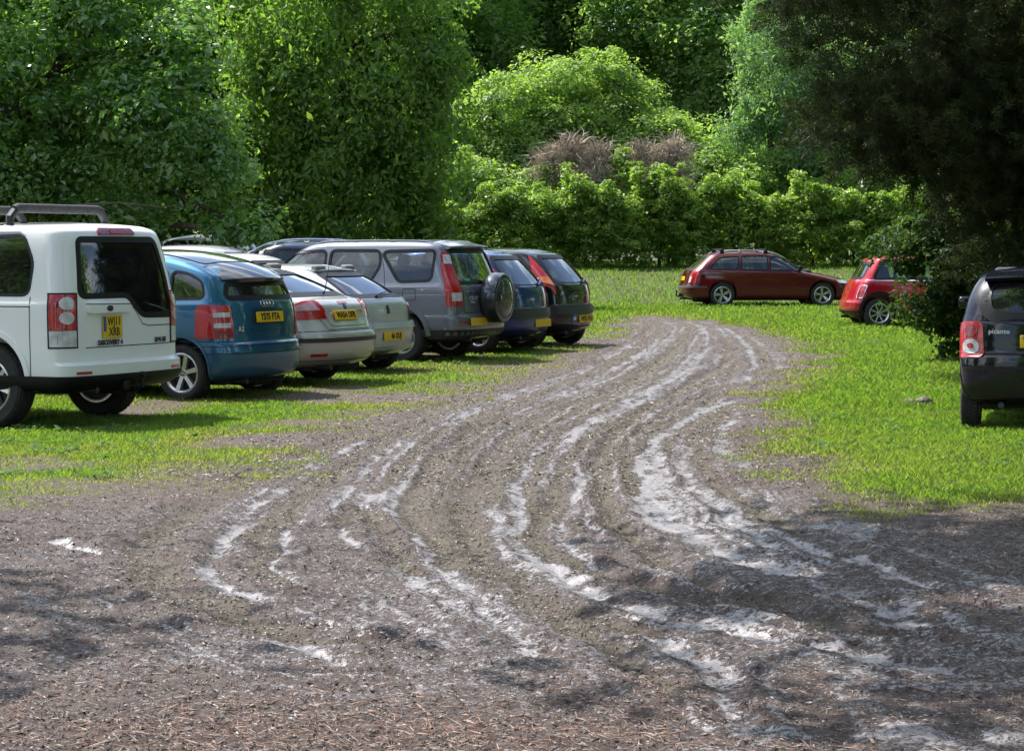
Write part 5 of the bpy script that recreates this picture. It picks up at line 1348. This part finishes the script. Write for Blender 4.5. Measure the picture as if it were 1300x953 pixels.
LM_HAZE = leafmat('haze_pale_leaves', (.105, .190, .070), (.220, .310, .125), .6, .5, .35, None)  # leaf colours lightened in place of haze over the far wood
LM_ASH = leafmat('ash_leaves', (.095, .180, .085), (.180, .275, .140), .5, .42, .45, None)
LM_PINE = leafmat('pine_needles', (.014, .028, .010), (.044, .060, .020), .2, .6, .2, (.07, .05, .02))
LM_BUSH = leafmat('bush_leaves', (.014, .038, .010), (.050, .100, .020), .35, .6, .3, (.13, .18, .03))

# broad oak whose boughs hang in from the left
tree('oak_tree', 'broad glossy leaved oak whose low boughs hang behind the left hand cars', 'tree', (-12.6, 46.5),
     [(-12.5, 46, 5.8, 4.2, 3.2, 3.6), (-9.2, 45, 5.0, 2.1, 2, 2.4), (-7.0, 44, 4.15, 1.35, 1.3, .95, 1.5), (-6.4, 43.8, 3.2, 1.0, .9, .55, 1.5), (-7.8, 44.6, 6.6, 1.5, 1.4, 1.2), (-9.4, 44.5, 2.9, 1.8, 1.3, .75), (-12, 44.5, 3.0, 2.4, 1.6, .9),
      (-7.9, 44.2, 2.3, 1.0, .8, .35), (-5.55, 43.4, 2.15, .34, .3, .34, 2.2), (-5.05, 43.3, 1.98, .14, .14, .16, 4), (-6.5, 44, 5.5, .8, .8, .7)],
     LM_OAK, 5.5, 62, .26, .115, .42, asp=.62, up=.7, twigs=120, lo=.3, zmin=1.35, lobe=1.45)
OAK = [o for o in bpy.data.objects if o.name.startswith('oak_tree')][0]
for pts, r0, r1 in (([(-8.6, 42.5, 2.42), (-7.5, 42.1, 2.48), (-6.7, 42.1, 2.40), (-6.2, 42.2, 2.42)], .022, .006), ([(-7.4, 42.1, 2.47), (-7.1, 42.0, 2.3)], .015, .006)):
    n_ = len(pts); MB().tube([(p[0] + 12.6, p[1] - 46.5, p[2] - gz(-12.6, 46.5)) for p in pts], [r0 + (r1 - r0) * k / (n_ - 1) for k in range(n_)], 8).build('bough', BARK, OAK)
tree('lime_tree', 'tall lime tree with drooping foliage reaching down behind the grey car', 'tree', (-4.7, 61),
     [(-4.7, 61, 3.6, 2.7, 2.4, 2.2), (-4.4, 61, 6.6, 2.9, 2.6, 2.6), (-4.9, 61, 9.4, 2.6, 2.5, 2.4), (-2.9, 60.5, 4.2, 1.1, 1.1, 1.7), (-6.6, 60.5, 5, 1.3, 1.3, 2.4), (-2.7, 60.6, 7.2, 1.2, 1.2, 1.3), (-3.3, 60.2, 2.4, 1.2, 1, .9)],
     LM_LIME, 4.2, 60, .34, .15, .34, droop=.8, up=.25, asp=.5, twigs=60, lo=.55)
for i, (x, y, h, lbl) in enumerate([(-12.5, 64, 10.5, 'dark tree filling the gap above the white four wheel drive car'), (-8.9, 66, 10.5, 'dark green tree standing between the oak and the lime tree'), (-17.5, 58, 10, 'dark leafy tree beyond the oak at the far left edge')]):
    tree('broadleaf_tree', lbl, 'tree', (x, y), [(x, y, h * .32, 2.8, 2.2, h * .3), (x + .4, y, h * .62, 3, 2.6, h * .3), (x - .5, y, h * .85, 2.4, 2.3, h * .22), (x + 1.6, y - 1, h * .45, 1.6, 1.4, 1.8)], LM_LIME, 3.0, 46, .42, .20, .3, 'dark trees behind the left row', droop=.4, lo=.6, twigs=20)
# the bright scrub on the slope
SG = 'bright shrubs on the slope behind the hedge'
for nm, lbl, x, y, bl in [
    ('scrub_tree', 'tall bright green dome shaped scrub tree in the middle of the slope', 2.4, 83, [(2.6, 83, 6.3, 2.7, 2.3, 2.3), (1.2, 82, 5.2, 1.8, 1.6, 1.7), (4.6, 82, 5.4, 1.9, 1.7, 1.7), (2.4, 82.5, 7.9, 1.5, 1.4, 1.0), (5.6, 82, 4.2, 1.3, 1.3, 1.4)]),
    ('scrub_tree', 'rounded bright scrub tree left of the tall dome on the slope', -1.2, 81, [(-1.4, 81, 4.9, 2.1, 1.9, 1.7), (.1, 80.5, 4.2, 1.5, 1.4, 1.5), (-2.4, 80.5, 6.0, 1.4, 1.3, 1.2), (-.3, 81, 6.4, 1.5, 1.4, 1.1)]),
    ('scrub_tree', 'bright scrub tree sloping down to the right of the dead bush', 6.4, 81, [(6.4, 81, 4.2, 1.7, 1.6, 1.8), (7.6, 80.5, 3.6, 1.3, 1.2, 1.5), (5.2, 80.5, 4.0, 1.1, 1.1, 1.2)]),
    ('elder_bush', 'elder bush dotted with cream flower heads above the grey car', -2.2, 77.5, [(-2.3, 77.5, 3.6, 1.5, 1.3, 1.3), (-1.0, 77.3, 3.2, 1.3, 1.2, 1.2), (-3.4, 77.5, 3.0, 1.2, 1.1, 1.3), (.4, 77.2, 3.1, 1.2, 1.1, 1.2)]),
    ('scrub_bush', 'pale green bush under the ash tree at the end of the hedge', 8.9, 78.5, [(8.7, 78.5, 3.4, 1.3, 1.2, 1.3), (10.1, 78.5, 3.9, 1.4, 1.3, 1.5), (11.6, 78.3, 3.4, 1.5, 1.3, 1.4)])]:
    tree(nm, lbl, 'tree' if 'tree' in nm else 'bush', (x, y), bl, LM_SCRUB, 5.0, 78, .30, .13, .16, SG, up=.9, lo=.55, twigs=30, zmin=.3)
    if nm == 'elder_bush':
        pr = [o for o in bpy.data.objects if o.name.startswith('elder_bush')][-1]
        C, D = clumps([(b[0] - x, b[1] - y, b[2] - gz(x, y), b[3] * 1.08, b[4] * 1.08, b[5] * 1.08) for b in bl], 1.3, .2, .97)
        C = C[(D[:, 2] > .0)]; k = 14; P = np.repeat(C, k, 0) + RNG.normal(size=(len(C) * k, 3)) * np.array([.10, .10, .015])
        nr = np.zeros_like(P); nr[:, 2] = 2; leaf_mesh('flower_heads', P, nr, .05, simple('cream_flower', (.62, .62, .42), .7), 1., parent=pr)
# dead bush: bare grey-brown twigs
def dead(name, label, x, y, bl, n):
    z = gz(x, y); e = empty(name, (x, y, z)); tag(e, label, 'dead bush', 'dead bushes above the hedge'); V, Fc = [], []
    for i in range(n):
        b = random.choice(bl); c = Vector((b[0] - x, b[1] - y, b[2] - z))
        s = c + Vector((random.gauss(0, .38) * b[3], random.gauss(0, .38) * b[4], random.uniform(-.9, .35) * b[5]))
        out = (s - c); d = Vector((out.x * .9 + random.gauss(0, .35), out.y + random.gauss(0, .3), random.uniform(.1, 1.1))).normalized() * random.uniform(.2, .8)
        mid = s + d * .55 + Vector((random.gauss(0, .06), 0, .06)); t_ = s + d + Vector((d.x * .35, 0, -random.uniform(0, .35)))
        w = Vector((random.gauss(0, 1), random.gauss(0, 1), random.gauss(0, 1))).normalized() * random.uniform(.010, .032)
        o = len(V); V += [s - w, s + w, mid - w * .7, mid + w * .7, t_]; Fc += [(o, o + 1, o + 3, o + 2), (o + 2, o + 3, o + 4)]
    mesh_obj('twigs', V, Fc, simple('dead_twigs', (.42, .34, .27), .9, nz=.45, scale=2), e)
    wood('stem', (0, 0, 0), [(b[0] - x, b[1] - y, b[2] - z) + tuple(b[3:]) for b in bl], .07, BARKG, e)
random.seed(21)
dead('dead_bush', 'bare grey brown dead bush standing above the hedge, the larger one', 2.3, 76.2, [(1.5 + .22 * k + random.uniform(-.2, .2), 75.4, 4.0 + random.uniform(-.5, .9), random.uniform(.4, .7), .5, random.uniform(.5, 1.)) for k in range(8)] * 2 + [(2.0, 75.4, 5.0, .5, .4, .6)], 5200)
dead('dead_bush', 'thin brown dead bush right of the larger dead bush above the hedge', 4.6, 76.4, [(random.uniform(3.9, 6.0), 75.7, random.uniform(3.7, 5.2), random.uniform(.3, .6), .4, random.uniform(.4, .9)) for _ in range(9)], 2000)
tree('scrub_bush', 'green bush growing through the gap between the two dead bushes', 'bush', (3.6, 75.8), [(3.6, 75.2, 3.6, .45, .4, .9), (3.8, 75.2, 4.5, .3, .3, .6), (2.2, 75.1, 3.5, .5, .3, .5), (5.0, 75.1, 3.7, .4, .3, .7), (1.2, 75.2, 3.7, .4, .3, .6)], LM_SCRUB, 7, 40, .2, .13, .05, SG, up=.9, twigs=10, lobe=1.1)
# hedge of separate shrubs
HG = 'leafy shrubs forming the hedge along the far bank'
hs = [(-1.4, 1.9, 'leftmost and lowest shrub of the far hedge'), (-.1, 2.6, 'second shrub from the left in the far hedge'), (1.1, 2.3, 'far hedge shrub beneath the larger dead bush'), (2.4, 2.9, 'far hedge shrub just right of the larger dead bush'), (3.6, 2.4, 'far hedge shrub beneath the thin dead bush'),
      (5.0, 3.4, 'tallest shrub of the far hedge, rising to a point'), (6.2, 2.6, 'far hedge shrub behind the tail of the red estate car'), (7.5, 2.8, 'far hedge shrub behind the roof of the red estate car'), (8.8, 2.3, 'far hedge shrub above the bonnet of the red estate car'), (10.1, 2.9, 'far hedge shrub between the two red cars'), (11.5, 2.4, 'far hedge shrub above the small red car'), (13.0, 2.7, 'rightmost shrub of the far hedge, deep in shade')]
for x, h, lbl in hs:
    y = 74.2 + random.uniform(-.8, .5); z = gz(x, y); U = random.uniform
    bl = [(x, y, z + h * .30, 1.05, .9, h * .34), (x + U(-.3, .3), y, z + h * .60, .62, .6, h * .25), (x + U(-.55, .55), y - .3, z + h * .45, .45, .5, h * .25)]
    bl += [(x + U(-.8, .8), y + U(-.5, .3), z + h * U(.62, .92), U(.08, .20), U(.1, .2), U(.25, .6), 1.8) for _ in range(15)]
    tree('hedge_shrub', lbl, 'shrub', (x, y), bl, LM_HEDGE, 8, 66, .17, .092, .06, HG, up=.9, lo=.5, twigs=16, zmin=.03, rough=.7, lobe=1.15)
# tall dark wood beyond
TG = 'tall dark trees closing the view'
for x, y, h, r, lbl in [(-9, 92, 17, 4.2, 'tall dark tree above the left row, seen over the lime tree'), (-3.5, 98, 18, 4.0, 'tall background tree left of the gap where the sky shows'), (2.2, 102, 19, 4.0, 'tall background tree directly over the bright dome'), (7.6, 97, 17.5, 3.8, 'tall dark tree between the bright dome and the ash'), (13, 95, 18, 4.4, 'tall dark tree behind the ash at the right'), (19, 92, 18, 4.6, 'tall dark tree hidden mostly by the pine'), (-15.5, 90, 17, 4.6, 'tall dark tree far behind the oak')]:
    tree('woodland_tree', lbl, 'tree', (x, y), [(x, y, h * .28, r, r * .8, h * .24), (x - r * .3, y, h * .5, r * .95, r * .8, h * .2), (x + r * .3, y, h * .72, r * .9, r * .8, h * .2), (x + r * .5, y - 1, h * .45, r * .5, r * .5, h * .14), (x - r * .55, y - 1, h * .7, r * .45, r * .5, h * .12), (x, y, h * .9, r * .6, r * .6, h * .1)],
         LM_HAZE, 2.6, 86, .50, .19, .4, TG, lo=.66, twigs=30, rough=.8, up=.9)
tree('ash_tree', 'slender blue green ash tree in front of the dark wood', 'tree', (9.2, 79), [(9.2, 79, 5.0, 1.3, 1.2, 1.6), (9.4, 79, 7.2, 1.4, 1.3, 1.5), (9.1, 79, 9.2, 1.1, 1.1, 1.4), (10.4, 79, 6.2, 1.1, 1.1, 1.8), (8.4, 78.8, 6.0, .6, .6, .8), (11.6, 79, 7.5, 1.4, 1.3, 2.2)], LM_ASH, 5, 60, .26, .15, .14, asp=.34, droop=.7, up=.4, twigs=40, lo=.5)
# near pine at the right: needles in tufts
def pine(label, base, blobs, dens, per):
    x, y = base; z = gz(x, y); e = empty('pine_tree', (x, y, z)); tag(e, label, 'tree')
    bl = [(b[0] - x, b[1] - y, b[2] - z) + tuple(b[3:]) for b in blobs]
    C, D = clumps(bl, dens, .45, .3); n = len(C); idx = np.repeat(np.arange(n), per); N_ = len(idx)
    ax = unit(D + RNG.normal(size=(n, 3)) * .5 + np.array([0, -.2, .35]))[idx]
    t = RNG.random((N_, 1)); dirn = unit(ax * .8 + RNG.normal(size=(N_, 3)) * .6)
    s = C[idx] + ax * t * .34 + RNG.normal(size=(N_, 3)) * .035; ln = .06 + .06 * RNG.random((N_, 1)); w = unit(np.cross(dirn, RNG.normal(size=(N_, 3)))) * .0062
    co = np.stack([s - w, s + w, s + dirn * ln], 1).reshape(-1, 3); i = np.arange(N_) * 3
    me = np_mesh('crown', co, np.stack([i, i + 1, i + 2], 1), [LM_PINE], smooth=False); link(bpy.data.objects.new('crown', me), e)
    # the shoots that carry the needles
    a0 = unit(D + np.array([0, -.2, .35])); V = []; s0 = C - a0 * .35; e0 = C + a0 * .3; w0 = unit(np.cross(a0, RNG.normal(size=(n, 3)))) * .004
    co = np.stack([s0 - w0, s0 + w0, e0], 1).reshape(-1, 3); i = np.arange(n) * 3
    co = co[:len(C) // 3 * 3]; i = i[:len(C) // 3]
    me = np_mesh('shoots', co, np.stack([i, i + 1, i + 2], 1), [BARKP], smooth=False); link(bpy.data.objects.new('shoots', me), e)
    wood('trunk', (0, 0, 0), bl, .3, BARKP, e, C, 150)
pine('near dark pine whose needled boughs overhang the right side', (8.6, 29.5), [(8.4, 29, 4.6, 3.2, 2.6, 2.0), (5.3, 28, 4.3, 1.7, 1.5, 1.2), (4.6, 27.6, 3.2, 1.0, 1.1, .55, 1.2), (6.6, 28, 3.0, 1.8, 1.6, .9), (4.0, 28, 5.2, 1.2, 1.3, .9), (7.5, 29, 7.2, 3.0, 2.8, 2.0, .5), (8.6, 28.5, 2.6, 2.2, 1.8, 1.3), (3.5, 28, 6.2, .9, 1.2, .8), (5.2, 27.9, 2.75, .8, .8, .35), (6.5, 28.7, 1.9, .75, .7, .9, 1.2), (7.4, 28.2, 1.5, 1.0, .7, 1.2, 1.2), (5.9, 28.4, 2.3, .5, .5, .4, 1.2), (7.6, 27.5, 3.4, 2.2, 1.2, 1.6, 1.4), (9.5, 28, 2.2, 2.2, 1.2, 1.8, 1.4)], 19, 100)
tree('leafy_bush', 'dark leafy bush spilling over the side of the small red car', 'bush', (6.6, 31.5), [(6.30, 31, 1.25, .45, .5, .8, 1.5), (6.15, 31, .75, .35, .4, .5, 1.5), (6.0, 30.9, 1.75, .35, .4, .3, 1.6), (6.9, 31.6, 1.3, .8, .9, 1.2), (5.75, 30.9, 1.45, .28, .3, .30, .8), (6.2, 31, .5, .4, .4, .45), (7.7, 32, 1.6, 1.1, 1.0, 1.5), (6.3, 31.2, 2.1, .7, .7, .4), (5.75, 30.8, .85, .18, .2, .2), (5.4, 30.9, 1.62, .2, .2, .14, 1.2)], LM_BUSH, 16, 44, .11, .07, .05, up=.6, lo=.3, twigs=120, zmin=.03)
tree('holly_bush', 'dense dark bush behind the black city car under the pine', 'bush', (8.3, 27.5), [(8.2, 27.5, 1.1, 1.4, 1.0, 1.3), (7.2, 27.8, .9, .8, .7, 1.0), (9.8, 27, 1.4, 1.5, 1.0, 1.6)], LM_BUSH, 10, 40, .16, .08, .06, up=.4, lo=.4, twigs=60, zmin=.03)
# trees just outside the frame: their shade lies across the near corners
tree('overhanging_tree', 'broad tree overhanging the clearing from outside the right edge', 'tree', (10.5, 18), [(5.4, 17.0, 9.4, 2.6, 2.8, 1.7), (3.3, 16.0, 9.0, 1.8, 2.8, 1.0, 1.4), (3.0, 12.6, 8.8, 1.6, 1.4, .9, 1.3), (8.5, 18.0, 9.5, 2.8, 2.8, 2.2)], LM_HAZE, 3.0, 36, .40, .22, .35, twigs=30)
tree('overhanging_tree', 'tall tree outside the left edge whose boughs reach high across the track', 'tree', (-8, 14.5), [(-2.2, 16.4, 9, .95, 1.0, .6, 1.3), (-2.8, 14.0, 9, .75, 1.1, .6, 1.3), (-3.1, 11.9, 9, .6, .8, .5, 1.2), (-1.3, 14.7, 9.1, 1.1, 1.6, .7, 1.4), (-2.1, 12.0, 9, .8, 1.0, .6, 1.4), (.3, 15.2, 9.2, 1.2, 1.8, .8, 1.3), (-7.4, 13.2, 9, .5, .7, .4, .8)], LM_HAZE, 2.8, 34, .40, .22, .07, twigs=4)
# the wood goes on behind the viewpoint: reflected in the cars
src = [o for o in bpy.data.objects if o.name.startswith('woodland_tree')][0]
for x, y, rz, lbl in [(-28, -14, 0, 'tall tree behind the viewpoint on the left side'), (-13, -27, 1.2, 'tall tree behind the viewpoint, left of its middle'), (2, -31, 2.2, 'tall tree directly behind the viewpoint'), (17, -26, 3.3, 'tall tree behind the viewpoint, right of its middle'), (28, -10, 4.1, 'tall tree right of the viewpoint'), (27, 8, 5.2, 'tall tree outside the right edge beyond the black city car'), (-33, 4, .6, 'tall tree outside the left edge beyond the white four wheel drive car'), (20, 24, 2.8, 'tall tree outside the right edge, level with the pine'), (19, 37, 3.9, 'tall tree outside the right edge, behind the pine'), (20, 49, 5.0, 'tall tree outside the right edge, beyond the small red car'), (21.5, 61, .3, 'tall tree outside the right edge, beyond the red estate car')]:
    r_ = src.copy(); COL.objects.link(r_); r_.location = (x, y, gz(x, y)); r_.rotation_euler = (0, 0, rz); r_['label'] = lbl; r_['group'] = 'trees around the viewpoint'
    for c in src.children: d = c.copy(); COL.objects.link(d); d.parent = r_
# ------------------------------------------------------------ camera, light, output
cam = bpy.data.cameras.new('camera'); co = link(bpy.data.objects.new('camera', cam))
cam.sensor_width = 36; cam.lens = FPX / 1300 * 36; cam.clip_end = 3000; cam.clip_start = .1
pitch = math.atan((476.5 - HORIZ) / FPX)
co.location = (0, 0, EYE); co.rotation_euler = (math.pi / 2 - pitch, 0, 0)
SC.camera = co
SUN_AZ, SUN_EL = R(-52), R(56)            # azimuth from +Y (the view direction), positive to the right
sd_ = Vector((math.sin(SUN_AZ) * math.cos(SUN_EL), math.cos(SUN_AZ) * math.cos(SUN_EL), math.sin(SUN_EL)))
sl = bpy.data.lights.new('sun', 'SUN'); sl.energy = 5.0; sl.angle = R(.53); sl.color = (1, .97, .92)
so = link(bpy.data.objects.new('sun', sl)); so.rotation_euler = sd_.to_track_quat('Z', 'Y').to_euler(); so.location = (0, 0, 30)
nt = W_.node_tree; nt.nodes.clear()
sky = nt.nodes.new('ShaderNodeTexSky'); sky.sky_type = 'NISHITA'; sky.sun_disc = False
sky.sun_elevation = SUN_EL; sky.sun_rotation = SUN_AZ; sky.air_density = 1.0; sky.dust_density = 1.2; sky.ozone_density = 1.5
tc = nt.nodes.new('ShaderNodeTexCoord'); mp = nt.nodes.new('ShaderNodeMapping'); mp.inputs['Scale'].default_value = (1, 1, 2.6)
L(nt, tc.outputs['Generated'], mp.inputs[0])
cl = noise(nt, mp.outputs[0], 2.1, 7, .6, .35)
f = maprange(nt, cl, .50, .63, 0., .85)
mixed = mixc(nt, f, sky.outputs[0], (11., 11.3, 11.8))
bg = nt.nodes.new('ShaderNodeBackground'); bg.inputs[1].default_value = .13
L(nt, mixed, bg.inputs[0]); wo = nt.nodes.new('ShaderNodeOutputWorld'); L(nt, bg.outputs[0], wo.inputs[0])
vs = SC.view_settings; vs.view_transform = 'Standard'; vs.look = 'None'; vs.exposure = 0.85; vs.gamma = 1; vs.use_curve_mapping = False
cy = SC.cycles; cy.max_bounces = 8; cy.transparent_max_bounces = 16; cy.diffuse_bounces = 3; cy.glossy_bounces = 3; cy.transmission_bounces = 4
cy.caustics_reflective = False; cy.caustics_refractive = False; cy.sample_clamp_indirect = 6
cy.use_denoising = True
